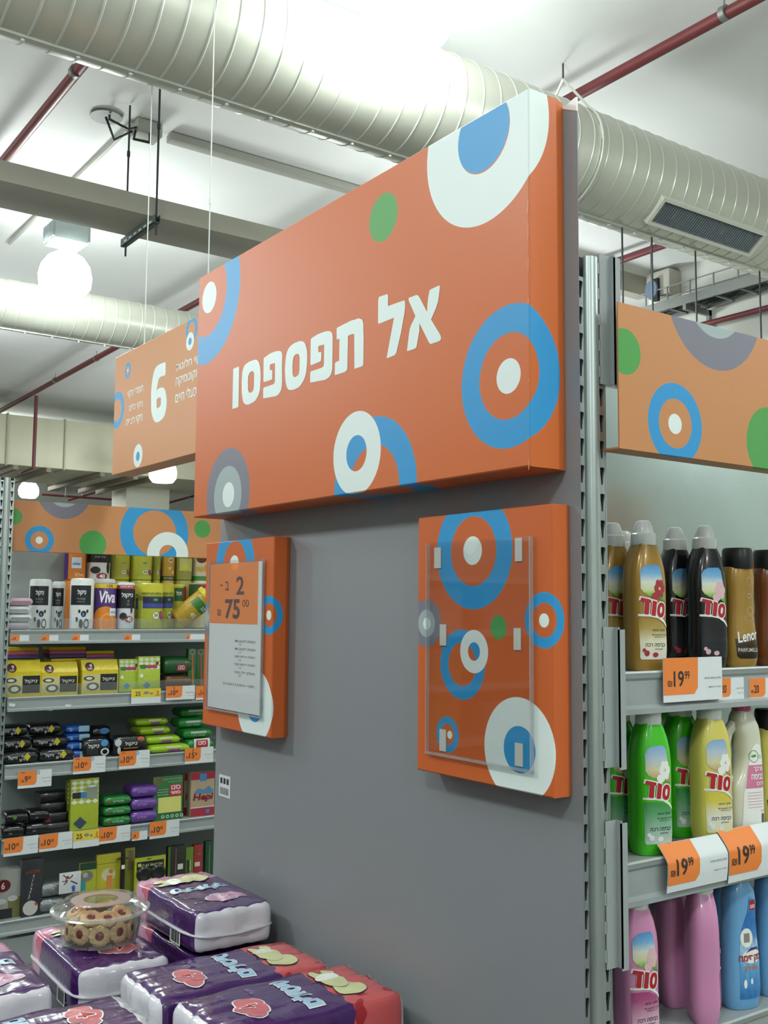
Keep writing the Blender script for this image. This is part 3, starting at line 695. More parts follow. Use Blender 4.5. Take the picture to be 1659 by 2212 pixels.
for k in range(4):
    build('tray_bracket', MB().box(.6 + k * 1.6, .64 + k * 1.6, -.02, .4, -.06, 0).box(.6 + k * 1.6, .64 + k * 1.6, .36, .4, -.25, 0), m_clamp, t)
tag(build('wall_trunking', MB().box(-6.2, -1, 7.58, 7.75, 4.22, 4.38), m_ceil, bevel=.01), 'white boxed trunking along the back wall above the right header', 'trunking')
tag(build('wall_trunking', MB().box(-6.2, -1, 7.45, 7.75, 3.70, 3.95), m_beam, bevel=.01), 'lower beige boxed trunking along the back wall behind the right header', 'trunking')
q = at(1440, 618, 'Y', 7.7)
t = thing('wall_speaker', 'grey wall unit on the back wall beside the cable tray', 'speaker', (q.x, 7.75, q.z))
build('speaker_body', MB().box(-.16, .16, -.2, 0, -.14, .14), m_beam, t, bevel=.02)
build('speaker_bracket', MB().box(-.03, .03, -.24, -.2, -.2, .05), m_rod, t)
q = at(1407, 626, 'Y', 6.9)
t = thing('round_sign', 'small round blue disc hanging in front of the back wall', 'sign', (q.x, 6.9, q.z))
build('disc', MB().loft([[(.075 * math.cos(2 * PI * k / 20), w, .095 * math.sin(2 * PI * k / 20)) for k in range(20)] for w in (-.01, .01)]), M('dull_blue', '6d7f98', .5), t)
build('hanger_wire', MB().tube([(0, 0, .09), (0, 0, 5.49 - q.z)], .004, 6), m_rod, t)

# unseen shelving runs added behind the camera to shade the panel and feed reflections
for k, x in enumerate((-1.36, 2.75, -5.4)):
    t = thing('added_shelving_run', ('unseen plain grey shelving run added facing the endcap panel to shade it', 'unseen plain grey shelving run added behind the camera for shade, right of the other', 'unseen plain grey shelving run added behind the left aisle for shade')[k], 'shelving', (x, -2.75, 0), 0, 'unseen shelving runs added behind the camera for shade')
    build('end_panel', MB().box(0, 1.36, -.02, 0, 0, 2.45), M('grey_end_panel', '6d7074', .5), t)
    build('centre_wall', MB().box(.66, .70, -5, -.03, 0, 2.3), M('run_back', '55595a', .6), t)
    for j in range(6):
        build('shelf_board', MB().box(.1, 1.26, -5, -.03, .15 + j * .36, .19 + j * .36), M('run_shelf', '7b8080', .5), t)
    for j in range(5):
        for i in range(7):
            for sx in (.2, .75):
                build('stock_box', MB().box(sx, sx + .4, -.12 - .7 * i - .5, -.12 - .7 * i, .192 + j * .36, .42 + j * .36 + .05 * ((i + j) % 3)), M('stock_' + ('7a3c2a', '35506a', '8a7a3a', '3c5c3a', '77777a')[(i * 2 + j) % 5], ('7a3c2a', '35506a', '8a7a3a', '3c5c3a', '77777a')[(i * 2 + j) % 5], .6), t)

# ------------------------------------------------------------------ printed cardboard
ORANGE, BLUE, WHITE, GREEN = 'd0692d', '2f97d2', 'e4f0ec', '4f9f4d'
GREY, LGREY = '7d7c88', 'a3b2b2'

def card_box(name, pm_, u0, u1, v0, v1, d, mat, parent, side_fold=True):
    """open-backed printed box: front at depth d, sides fold back; UV unfolds in metres"""
    mb = MB()
    e = .0025
    def quad(pts, uvs):
        mb.add([pm_(*p) for p in pts], [(0, 1, 2, 3)], 0, uvs)
    quad([(u0 + e, v0 + e, d), (u1 - e, v0 + e, d), (u1 - e, v1 - e, d), (u0 + e, v1 - e, d)], [(u0 + e, v0 + e), (u1 - e, v0 + e), (u1 - e, v1 - e), (u0 + e, v1 - e)])
    f1 = d * .25
    # right side: bevelled fold, flat, then a second fold turning in
    quad([(u1 - e, v0 + e, d), (u1, v0, d - e), (u1, v1, d - e), (u1 - e, v1 - e, d)], [(u1 - e, v0 + e), (u1 + e, v0), (u1 + e, v1), (u1 - e, v1 - e)])
    quad([(u1, v0, d - e), (u1, v0, f1), (u1, v1, f1), (u1, v1, d - e)], [(u1 + e, v0), (u1 + d - f1, v0), (u1 + d - f1, v1), (u1 + e, v1)])
    quad([(u1, v0, f1), (u1 - .006, v0, 0), (u1 - .006, v1, 0), (u1, v1, f1)], [(u1 + d - f1, v0), (u1 + d, v0), (u1 + d, v1), (u1 + d - f1, v1)])
    quad([(u0, v0, d - e), (u0 + e, v0 + e, d), (u0 + e, v1 - e, d), (u0, v1, d - e)], [(u0 - e, v0), (u0 + e, v0 + e), (u0 + e, v1 - e), (u0 - e, v1)])
    quad([(u0, v0, 0), (u0, v0, d - e), (u0, v1, d - e), (u0, v1, 0)], [(u0 - d, v0), (u0 - e, v0), (u0 - e, v1), (u0 - d, v1)])
    quad([(u0, v0, d - e), (u1, v0, d - e), (u1 - e, v0 + e, d), (u0 + e, v0 + e, d)], [(u0, v0 - e), (u1, v0 - e), (u1 - e, v0 + e), (u0 + e, v0 + e)])
    quad([(u0, v0, 0), (u1 - .006, v0, 0), (u1, v0, f1), (u1, v0, d - e), ][:2] + [(u1, v0, d - e), (u0, v0, d - e)], [(u0, v0 - d), (u1, v0 - d), (u1, v0 - e), (u0, v0 - e)])
    quad([(u0 + e, v1 - e, d), (u1 - e, v1 - e, d), (u1, v1, d - e), (u0, v1, d - e)], [(u0 + e, v1 - e), (u1 - e, v1 - e), (u1, v1 + e), (u0, v1 + e)])
    quad([(u0, v1, d - e), (u1, v1, d - e), (u1 - .006, v1, 0), (u0, v1, 0)], [(u0, v1 + e), (u1, v1 + e), (u1, v1 + d), (u0, v1 + d)])
    quad([(u1 - .006, v0, 0), (u0, v0, 0), (u0, v1, 0), (u1 - .006, v1, 0)], [(u1, v0 - 9), (u0, v0 - 9), (u0, v1 - 9), (u1, v1 - 9)])
    return build(name, mb, mat, parent, smooth=0)

# ------------------------------------------------------------------ end-of-aisle panel with its boards
PW = 1.356
m_panel = M('grey_laminate', '8a8d90', .38, var=.03, scale=300, spec=.45)
t = thing('endcap_panel', 'tall grey end-of-aisle panel carrying the three orange boards', 'panel', (0, 0, 0))
build('panel_board', MB().box(-PW, 0, 0, .002, .12, 2.665), m_panel, t, bevel=.0005)
build('edge_strip', MB().box(-.0, .0006, .0, .002, .12, 2.664), M('edge_band', '77767d', .5), t)
build('corner_tape', MB().prism([(-.036, 2.664), (.001, 2.646), (.001, 2.672), (-.002, 2.672)], lambda u, v, w: V((u, .0025 - w, v)), .0035), M('white_tape', 'f0f2ef', .5), t)
st = build('barcode_sticker', MB().box(-1.330, -1.266, -.0012, 0, 1.266, 1.322), M('sticker_white', 'd4dad8', .5), t)
mb = MB()
for k in range(3):
    mb.add(rect(-1.322 + k * .018, -1.310 + k * .018, 1.300, 1.315).v, [(0, 1, 2, 3)])
for k in range(9):
    mb.add(rect(-1.322 + k * .0056, -1.3195 + k * .0056, 1.272, 1.290).v, [(0, 1, 2, 3)])
print2d('bars', mb, planemap((0, -.0016, 0), (1, 0, 0), (0, 0, 1)), M('ink_black', '26282c', .6), st)

PF = lambda u, v, w: V((u, -w - .0014, v))
big_rings = [(-1.285, 2.609, .1125, .1887, BLUE), (-1.2751, 2.6011, 0, .0427, WHITE),
             (-1.1417, 2.0540, 0, .1197, GREY), (-1.1417, 2.0510, 0, .0762, LGREY), (-1.1368, 2.053, 0, .0321, WHITE),
             (-.4895, 2.0122, .0895, .1471, BLUE), (-.5530, 2.0913, .0382, .0890, WHITE),
             (-.0808, 2.1716, .0763, .1268, BLUE), (-.0801, 2.1715, 0, .031, WHITE),
             (-.1460, 2.633, .0717, .1684, WHITE), (-.1473, 2.6357, 0, .0717, BLUE), (-.4624, 2.574, 0, .0506, GREEN)]
m_big = CIRC('headline_board_print', ORANGE, big_rings)
t = thing('headline_sign', 'large orange board with white Hebrew headline atop the grey panel', 'sign', (0, 0, 0))
card_box('board', PF, -1.3405, -.0263, 2.0076, 2.6726, .089, m_big, t)
m_let = M('white_print', 'e2f0ec', .4, var=.02)
for li, loops in enumerate(HEADLINE):
    g = outline(loops)
    print2d('letter', g, planemap((0, -.0909, 0), (1, 0, 0), (0, 0, 1)), m_let, t)

for k, (z0, z1, w_) in enumerate(((2.445, 2.475, .003), (2.40, 2.432, .0016), (2.345, 2.372, .0012), (2.285, 2.30, .0022), (2.15, 2.16, .001), (2.0, 2.021, .002))):
    print2d('worn_crease', shape([(-.0285 - w_, z0), (-.0285, z0 + .004), (-.0278, z1 - .006), (-.0285 - w_ * .3, z1)]), planemap((0, -.0909, 0), (1, 0, 0), (0, 0, 1)), M('worn_board', 'dba584', .6), t)
# the two smaller boards share one artwork
box_rings = [(-.2235, 1.874, .0645, .1072, BLUE), (-.225, 1.875, 0, .0265, WHITE), (-.0375, 1.7495, .0294, .0475, BLUE), (-.038, 1.749, 0, .012, WHITE),
             (-.3635, 1.739, 0, .0463, GREY), (-.363, 1.739, 0, .0264, LGREY), (-.362, 1.7384, 0, .0118, WHITE), (-.1539, 1.7351, 0, .0216, GREEN),
             (-.2549, 1.665, .0400, .0645, BLUE), (-.2209, 1.690, .0168, .0393, WHITE), (-.2975, 1.533, .0194, .0334, BLUE), (-.2905, 1.533, 0, .0075, WHITE),
             (-.1020, 1.5262, 0, .0898, WHITE), (-.1005, 1.527, 0, .040, BLUE)]
m_box = CIRC('small_board_print', 'cc642e', box_rings)
m_acr = CLEAR('clear_acrylic', (1, 1, 1, 1), 1.5, .03, .0)
m_acre = CLEAR('acrylic_edge', (.86, .9, .9, 1), 1.6, .1, .22)
def holder(parent, u0, u1, v0, v1, w, notch):
    pts = [(u0, v0), (u1, v0), (u1, v1)] + [(notch + .022 * math.cos(a), v1 - .026 * math.sin(a)) for a in [PI * k / 8 for k in range(9)]] + [(u0, v1)]
    h = build('sheet_holder', MB().prism(pts, lambda u, v, x: PF(u, v, w + x), .0014), m_acr, parent, fix=True)
    build('holder_back', MB().prism([(u0, v0), (u1, v0), (u1, v1 + .002), (u0, v1 + .002)], lambda u, v, x: PF(u, v, w - .006 + x), .0012), m_acr, h, fix=True)
    build('holder_side', MB().prism([(u1 - .003, v0), (u1, v0), (u1, v1), (u1 - .003, v1)], lambda u, v, x: PF(u, v, w - .006 + x), .0076), m_acre, h, fix=True)
    build('holder_side', MB().prism([(u0, v0), (u0 + .002, v0), (u0 + .002, v1), (u0, v1)], lambda u, v, x: PF(u, v, w - .006 + x), .0076), m_acre, h, fix=True)
    build('holder_lip', MB().prism([(u0, v0), (u1, v0), (u1, v0 + .004), (u0, v0 + .004)], lambda u, v, x: PF(u, v, w - .006 + x), .008), m_acre, h, fix=True)
    return h
m_tape = M('foam_tape', 'd3d6cf', .7)
t = thing('orange_board', 'orange ringed board with an empty clear holder on the panel', 'sign', (0, 0, 0), 0, 'orange boards on the grey panel')
card_box('board', PF, -.3915, -.0184, 1.4564, 1.9464, .0479, m_box, t)
h = holder(t, -.3535, -.0615, 1.4925, 1.8930, .056, -.222)
for u0, v1, u1, v0 in ((-.337, 1.885, -.317, 1.845), (-.108, 1.892, -.090, 1.851), (-.319, 1.738, -.300, 1.698), (-.112, 1.735, -.094, 1.697), (-.319, 1.541, -.300, 1.501), (-.110, 1.538, -.090, 1.499)):
    build('tape_strip', MB().prism([(u0, v0), (u1, v0), (u1, v1), (u0, v1)], lambda u, v, x: PF(u, v, .0481 + x), .0018), m_tape, h, fix=True)

DX = -.9503   # the left board repeats the artwork
t = thing('orange_board', 'orange ringed board holding a promotion sheet at the panel left edge', 'sign', (DX, 0, 0), 0, 'orange boards on the grey panel')
card_box('board', PF, -.3908, -.0188, 1.4562, 1.9400, .0479, m_box, t)
q0, q1 = at(453, 1212, 'Y', -.056), at(563, 1557, 'Y', -.056)
hu0, hu1, hv0, hv1 = q0.x - DX, q1.x - DX, at(563, 1552, 'Y', -.056).z, at(565, 1207, 'Y', -.056).z
h = holder(t, hu0, hu1, hv0, hv1, .0565, (hu0 + hu1) / 2)
for u in (hu0 + .02, hu1 - .04):
    for v in (hv0 + .03, hv1 - .06):
        build('tape_strip', MB().prism([(u, v), (u + .02, v), (u + .02, v + .035), (u, v + .035)], lambda a, b, x: PF(a, b, .0481 + x), .0016), m_tape, h, fix=True)
# the sheet inside: its own thing
w = hu1 - hu0 - .012
hh = hv1 - hv0 - .012
t = thing('promotion_sheet', 'white and orange price sheet reading 2 for 75 in the clear holder', 'price sheet', (DX + hu0 + .006, -.0549, hv0 + .006))
m_paper = M('white_paper', 'dfe5e6', .6, var=.02)
m_tick = M('ticket_orange', 'f0873a', .55, var=.03)
m_ink = M('ink_dark', '2a2a30', .6, var=.05)
m_brown = M('ink_brown', '5a3036', .6, var=.05)
build('paper', MB().box(0, w, -.0006, 0, 0, hh), m_paper, t)
PM = lambda off: planemap((0, -.0006 - off, 0), (1, 0, 0), (0, 0, 1))
osp = hh * .585
pl_ = rect(0, w * .93, osp, hh, .0)
build('orange_field', MB().box(0, w * .93, -.0009, -.0006, osp, hh), m_tick, t)
print2d('lettering', join2d(text2d('2', hh * .125, w * .60, hh * .845, .02, width=w * .15), text2d(he('ב') , hh * .062, w * .345, hh * .845, .012), text2d('-', hh * .010, w * .235, hh * .85, .03, width=w * .05),
        text2d('75', hh * .135, w * .46, hh * .685, .025, width=w * .29), text2d('00', hh * .05, w * .71, hh * .725, .0, width=w * .12), text2d('₪', hh * .045, w * .20, hh * .66, .0)), PM(.0008), m_brown, t)
mb = MB()
for k, s in enumerate(('טיטולים פרמיום מידי', 'טיטולים פרמיום מידי', 'טיטולים פרמיום מקסי', 'טיטולים פרמיום מקסי', 'טיטולים פרמ. ג׳וניור')):
    vv = hh * (.47 - .052 * k)
    for g in (text2d(he(s), hh * .020, w * .90, vv, .006, align='R', width=w * .38), text2d('יח 44'[::-1][::-1], hh * .011, w * .62, vv - hh * .023, .0)):
        mb.add(g.v, g.f)
g = text2d('25.4.2013-2.4.2013 :' + he('בתוקף'), hh * .022, w * .90, hh * .175, 0, align='R', width=w * .60)
mb.add(g.v, g.f)
print2d('small_print', mb, PM(.0003), m_ink, t)

# ------------------------------------------------------------------ hanging aisle sign
AY = .70
six_rings = [(-3.1026, 3.037, .0374, .0614, BLUE), (-3.117, 2.985, 0, .042, WHITE), (-3.1164, 2.985, 0, .0173, BLUE), (-3.8682, 2.987, .022, .0413, BLUE), (-3.8682, 2.987, 0, .008, WHITE),
             (-3.999, 2.798, .0597, .0977, BLUE), (-3.6980, 2.5215, 0, .0578, WHITE), (-3.6981, 2.518, 0, .024, BLUE)]
m_six = CIRC('aisle_sign_print', 'cf8f5c', six_rings)
t = thing('aisle_sign', 'hanging orange aisle sign with a big white number 6', 'sign', (0, AY + .11, 0))
card_box('board', lambda u, v, w_: V((u, -w_, v)), -4.045, -2.93, 2.456, 3.087, .11, m_six, t)
g = outline(SIX)
SM = planemap((0, -.1104, 0), (1, 0, 0), (0, 0, 1))
print2d('numeral', g, SM, m_let, t)
for lines, ue, al, v0, st in ((('חומרי ניקוי', 'ניקוי כלים', 'ניקוי רצפה'), -3.655, 'R', 2.853, .0735), (('ניקוי חלונות', 'אקונומיקה', 'חול בעלי חיים'), -3.262, 'L', 2.885, .070)):
    for k, s in enumerate(lines):
        wd_ = (.205, .175, .215)[k] if al == 'R' else (.30, .25, .33)[k]
        print2d('lettering', text2d(he(s), .044 if al == 'R' else .050, ue, v0 - st * k, .012, align=al, width=wd_), SM, m_let, t)
for px0, py0, px1, py1 in ((324, 186, 308, 738), (453, 0, 444, 660)):
    a, b = at(px1, py1, 'Y', AY + .05), at(px1, py1, 'Y', AY + .05)
    zt = 3.085
    x = at(px1, py1, 'Y', AY + .05).x
    ze = 5.495 if px0 > 400 else 4.56
    o = build('hanger_wire', MB().tube([(0, 0, 0), (0, 0, ze - zt)], .0028, 6).tube([(0, 0, .55), (0, 0, .575)], .006, 6), m_white_wire, loc=(x, AY + .06, zt))
    tag(o, 'thin white wire holding the aisle sign, %s' % ('the right one running up past the duct' if px0 > 400 else 'the left one ending at the big duct'), 'wire', 'aisle sign wires')

# ------------------------------------------------------------------ slotted uprights, shelves, headers
m_post = M('zinc_upright', 'aeb8b6', .34, metal=.8, var=.16, scale=60, stretch=(1, 1, .15))
m_enam = M('grey_shelf_enamel', '9da5a4', .38, var=.03, scale=30)
m_lip = M('shelf_edge_bright', 'c3cbc8', .3, metal=.3, var=.04)
m_head = M('header_back', '6b5a58', .6)

def slotted_upright(label, X, y0, top, base=0.0, z_lo=.7):
    """post seen on its +X face: two rows of tapered slots either side of a round rib"""
    t = thing('slotted_upright', label, 'post', (X, y0, base))
    H = top - base
    pitch = .0466
    cell = MB()
    slots = MB()
    nz = int((H - .03) / pitch)
    sl = [(-.0062, .011), (-.0062, .015), (0, .016), (.0062, .015), (.0062, .011), (.0035, .001), (.0018, -.015), (-.0018, -.015), (-.0035, .001)]
    for yc in (.0085, .0585):
        for k in range(nz):
            zc = .02 + pitch * (k + .5)
            if base + zc < z_lo:
                continue
            out = []
            hw, hz = .0080, pitch / 2
            for u, v in sl:
                s = min(hw / max(1e-6, abs(u)), hz / max(1e-6, abs(v)))
                out.append((u * s, v * s))
            # square the cell by inserting corners
            vs, fs = [], []
            ring_o = [(-hw, .012), (-hw, hz), (0, hz), (hw, hz), (hw, .012), (hw, .001), (hw, -hz), (-hw, -hz), (-hw, .001)]
            n = len(sl)
            for (u, v), (a, b) in zip(ring_o, sl):
                vs += [(0, yc + u, zc + v), (0, yc + a, zc + b), (-.004, yc + a, zc + b)]
            for i in range(n):
                j = (i + 1) % n
                fs.append((3 * i, 3 * j, 3 * j + 1, 3 * i + 1))
                fs.append((3 * i + 1, 3 * j + 1, 3 * j + 2, 3 * i + 2))
            cell.add(vs, fs)
        cell.box(-.0006, 0, yc - .008, yc + .008, 0, max(.02, z_lo - base))
    build('slotted_face', cell, m_post, t, fix=True)
    build('hollow_dark_fill', MB().box(-.045, -.006, .0, .066, 0, H), M('post_hollow_shade', '202326', .7), t)  # dark box standing in for the shade inside the hollow post
    rib = [[(.0 + .013 * math.sin(a) - .001, .0335 - .0165 * math.cos(a), z) for a in [PI * k / 10 for k in range(11)]] for z in (0, H)]
    build('centre_rib', MB().loft(rib, closed=False, cap=False), m_post, t, fix=True)
    build('side_flange', MB().box(-.045, .0005, .0665, .0695, 0, H).box(-.045, .0005, -.0005, .0005, 0, H), m_post, t)
    return t

post = slotted_upright('galvanised slotted post at the right edge of the grey panel', -.006, .0028, 2.388)
post2 = slotted_upright('slotted post at the far left edge of the picture before the left shelves', -4.115, .150, 2.41, z_lo=.3)

def bracket(parent, X, y0, z0, z1):
    o = V(parent.location)
    mb = MB().box(.003, .006, .051, .080, z0, z1).box(.006, .017, .077, .080, z0, z1)
    mb.box(.015, .017, .077, .093, z0 - .004, z1 - .004)
    k = z0 + .012
    while k < z1 - .02:
        mb.box(.0012, .006, .046, .052, k, k + .020)
        k += .0466
    return build('shelf_bracket', mb, m_enam, parent, loc=V((X, y0, 0)) - o)

def shelf(label, X, D, y0, y1, depth, group, brk=None, rail_h=.078, liner=None):
    t = thing('shelf', label, 'shelf', (X, y0, D), 0, group)
    L = y1 - y0
    prof = [(-.016, .0), (-.003, .0), (0, -.004), (-.002, -.011), (-.006, -.016), (-.006, -rail_h + .016), (.003, -rail_h + .010), (.003, -rail_h), (-.016, -rail_h)]
    build('price_rail', MB().prism(prof, lambda u, v, w: V((u, w, v)), L), m_enam, t, fix=True, smooth=20)
    build('lip_strip', MB().tube([(-.002, 0, -.001), (-.002, L, -.001)], .0035, 8), m_lip, t)
    build('deck', MB().box(-depth, -.017, 0, L, -.014, -.0005), m_enam, t)
    if brk:
        bracket(t, *brk)
    return t

RY0, RY1 = .105, 1.65
RX = -.098
GR = 'shelves of the right aisle'
shelf('top right shelf with gold and black bottles', RX, 1.650, RY0, RY1, .53, GR, (-.006, .0028, 1.500, 1.738))
shelf('middle right shelf with green bottles and bent price tickets', RX, 1.300, RY0, RY1, .53, GR, (-.006, .0028, 1.169, 1.411))
shelf('lower right shelf with pink and blue bottles', RX, .958, RY0, RY1, .53, GR)
tag(build('back_sheet', MB().box(-.66, -.645, RY0, .585, .15, 2.36).box(-.66, -.645, .589, RY1, .15, 2.36), M('zinc_back_sheet', 'a9b8b5', .26, metal=.85, var=.18, scale=3), bevel=.001), 'shiny galvanised back sheet behind the right shelves', 'back panel')
tag(build('gondola_plinth', MB().box(-.643, -.12, RY0, RY1, 0, .14), m_enam, bevel=.004), 'grey plinth under the right shelves', 'plinth')

HC = [(.0825, 2.2191, 0, .0412, GREEN), (.337, 2.364, 0, .1424, GREY), (.337, 2.3725, 0, .0891, LGREY), (.2152, 2.1057, .0455, .0747, BLUE), (.214, 2.105, 0, .0185, WHITE),
      (.4980, 2.0955, 0, .0735, GREEN), (.845, 2.1725, .1254, .1998, BLUE), (.925, 2.060, .0505, .1217, WHITE), (1.13, 2.21, 0, .05, GREEN)]
m_hd = CIRC('header_print', 'c98a58', HC)
XF = lambda u, v, w: V((w, u, v))
def header_strip(par, u0, u1, v0=2.0464, v1=2.3055, d=.027):
    """thin printed sheet with a bottom flange turned back; UV in metres"""
    mb = MB()
    pr_ = [(d, v0, v0), (d, v1, v1), (d - .003, v1, v1), (d - .003, v0 + .003, v0), (-.02, v0 + .003, v0 - .047), (-.02, v0, v0 - .047), ]
    n = len(pr_)
    for i in range(n):
        a, b = pr_[i], pr_[(i + 1) % n]
        mb.add([(a[0], u0, a[1]), (a[0], u1, a[1]), (b[0], u1, b[1]), (b[0], u0, b[1])], [(0, 1, 2, 3)], 0, [(u0, a[2]), (u1, a[2]), (u1, b[2]), (u0, b[2])])
    for u in (u0, u1):
        mb.add([(p[0], u, p[1]) for p in (pr_[0], pr_[1], pr_[2], pr_[3])], [(0, 1, 2, 3)], 0, [(u, 9.0)] * 4)
        mb.add([(p[0], u, p[1]) for p in (pr_[0], pr_[3], pr_[4], pr_[5])], [(0, 1, 2, 3)], 0, [(u, 9.0)] * 4)
    build('board', mb, m_hd, par, smooth=0)
    for yy in (u0 + .25, (u0 + u1) / 2, u1 - .2):
        build('rear_stay', MB().box(-.02, d - .003, yy - .01, yy + .01, v0 + .02, v1 - .02), m_head, par)
t = thing('shelf_header', 'orange ringed header strip above the right shelves', 'sign', (.004, 0, 0), 0, 'orange header strips')
header_strip(t, .066, 1.62)
bracket(t, -.006, .0028, 2.163, 2.398)
t2 = thing('shelf_header', 'orange ringed header strip above the far left shelves', 'sign', (-4.191, .155, 0), 0, 'orange header strips')
header_strip(t2, .064, 2.1)

LX = -4.10
LY0, LY1 = .226, 2.3
GL = 'shelves of the left aisle'
LD = [1.645, 1.312, .982, .622, .232]
for lab, D in zip(('topmost left shelf holding paper rolls', 'left shelf with yellow sponge boxes', 'left shelf with black bag packs and lime packs',
                   'left shelf with the tall lime card and red boxes', 'lowest visible left shelf with scourers and brushes'), LD):
    shelf(lab, LX, D, LY0, LY1, .45, GL, rail_h=.068)
tag(build('back_sheet', MB().box(-4.60, -4.58, LY0, LY1, .1, 2.2), M('grey_back_sheet', '8f9896', .5, var=.06, scale=4), bevel=.001), 'grey back sheet behind the left shelves', 'back panel')
tag(build('gondola_plinth', MB().box(-4.578, -4.13, LY0, LY1, 0, .14), m_enam, bevel=.004), 'grey plinth under the left shelves', 'plinth')

# clear front guards on the left shelves
m_guard = CLEAR('shelf_guard_plastic', (.95, .97, .97, 1), 1.45, .05, .06)
for lab, D, y1 in (('low clear guard along the paper roll shelf', LD[0], 1.75), ('low clear guard before the yellow sponge boxes', LD[1], 1.75)):
    tag(build('shelf_guard', MB().box(LX - .024, LX - .021, LY0, y1, D + .0005, D + .060), m_guard), lab, 'guard')

# ------------------------------------------------------------------ price tickets
def ticket(label, X, y0, y1, z0, z1, price, cents='00', pre='', small='', group='price tickets', split=.5, blue=False, bend=None, yellow=False):
    """card in front of a rail, facing +X; bend = (height of crease, lean)"""
    t = thing('price_ticket', label, 'price ticket', (X, y0, z0), 0, group)
    w, h = y1 - y0, z1 - z0
    def fn(u, v, off=0.0):
        x = off
        if bend:
            c, ln = bend
            if v > c * h:
                dv = v - c * h
                x -= ln * dv * dv / (dv + .008)
            x += .004 * math.sin(PI * min(1, v / h))
        return V((x, u, v))
    nseg = 24 if bend else 1
    rows = [h * k / nseg for k in range(nseg + 1)]
    mb = MB()
    mb.loft([[fn(0, v, 0), fn(w, v, 0), fn(w, v, -.0012), fn(0, v, -.0012)] for v in rows])
    build('card', mb, m_paper, t, fix=True, smooth=50)
    cut = (9, h / 30) if bend else None
    F = lambda off: (lambda u, v: fn(u, v, off * (2.2 if bend else 1)))
    of = M('ticket_yellow', 'e6cf3f', .55) if yellow else m_tick
    fld = shape([(0, h * .16), (w * split - .002, h * .16), (w * (split + .05), h * .3), (w * (split + .06), h), (0, h)])
    if yellow:
        fld = rect(0, w, h * .42, h)
    print2d('orange_field' if not yellow else 'yellow_field', fld, F(.0004), of, t, cut)
    ph = h * .36
    if yellow:
        ph = h * .30
        g = join2d(text2d(price, ph, w * .22, h * .68, .015, width=ph * .62 * len(price)))
        print2d('grey_dish', join2d(disc(w * .50, h * .72, w * .10, h * .10, 12), disc(w * .68, h * .66, w * .06, h * .08, 10)), F(.0007), M('dish_grey', '8f8f84', .5), t)
        print2d('orange_brush', join2d(rect(w * .80, w * .97, h * .50, h * .56), rect(w * .86, w * .93, h * .55, h * .85)), F(.0007), M('brush_orange', 'd88a3a', .5), t)
    else:
        g = join2d(text2d(price, ph, w * split * .48, h * .52, .015, width=ph * .50 * len(price)), text2d('₪', ph * .36, w * split * .48 - ph * .32 * len(price) - ph * .22, h * .42))
        if cents and cents != '-':
            q_ = text2d(cents, ph * .52, w * split * .48 + ph * .27 * len(price) + ph * .28, h * .60, .01, width=ph * .48)
            g.add(q_.v, q_.f)
        q_ = rect(w * split * .14, w * split * .40, h * .885, h * .915)
        if not pre and blue:
            g.add(q_.v, q_.f)
    if pre:
        g.add(*(lambda q: (q.v, q.f))(text2d(pre, ph * .5, w * split * .55, h * .86, .02)))
    print2d('price_lettering', g, F(.0008), m_ink, t, cut)
    if small:
        print2d('small_print', join2d(text2d(he(small), h * .055, w * .97, h * .50, .004, align='R', width=w * .28), text2d(he('מחיר ליחידה'), h * .035, w * .97, h * .30, 0, align='R', width=w * .22)), F(.0006), m_ink, t, cut)
    if blue:
        print2d('round_mark', ring2d(w * (split + .09), h * .86, w * .03, w * .055, 16), F(.0007), M('mark_blue', '5aa0c8', .5), t)
    return t

def rect_at(X, x0, y0, x1, y1):
    a, b = at(x0, (y0 + y1) / 2, 'X', X), at(x1, (y0 + y1) / 2, 'X', X)
    c = (x0 + x1) / 2
    return a.y, b.y, at(c, y1, 'X', X).z, at(c, y0, 'X', X).z

TX = -.092
y0, y1, z0, z1 = rect_at(TX, 1433, 1420, 1560, 1514)
ticket('ticket priced 19.99 standing on the rail under the black bottles', TX, y0, y1, z0, z1, '19', '99', small='מרכך כביסה מרוכז', split=.52)
y0, y1, z0, z1 = rect_at(TX, 1436, 1830, 1566, 1915)
ticket('bent ticket priced 19.99 under the second green and yellow bottles', TX + .004, y0, y1, z0, z1 + .012, '19', '99', small='מרכך כביסה מרוכז', split=.46, bend=(.62, .8))
y0, y1, z0, z1 = rect_at(TX, 1568, 1800, 1700, 1893)
ticket('bent ticket priced 19.99 at right edge under the cream bottle', TX + .004, y0, y1, z0, z1 + .012, '19', '99', small='מרכך כביסה תחליב', split=.46, bend=(.62, .8))
for lab, x0, x1, pr in (('small shelf ticket right of the big 19.99 ticket', 1552, 1607, '20'), ('small shelf ticket reading 20 at the right edge of the top rail', 1619, 1690, '20')):
    y0, y1, z0, z1 = rect_at(-.1025, x0, 1464, x1, 1512)
    ticket(lab, -.1025, y0, y1, z0, z1, pr, '-', small='מרכך', split=.42, group='small shelf tickets')

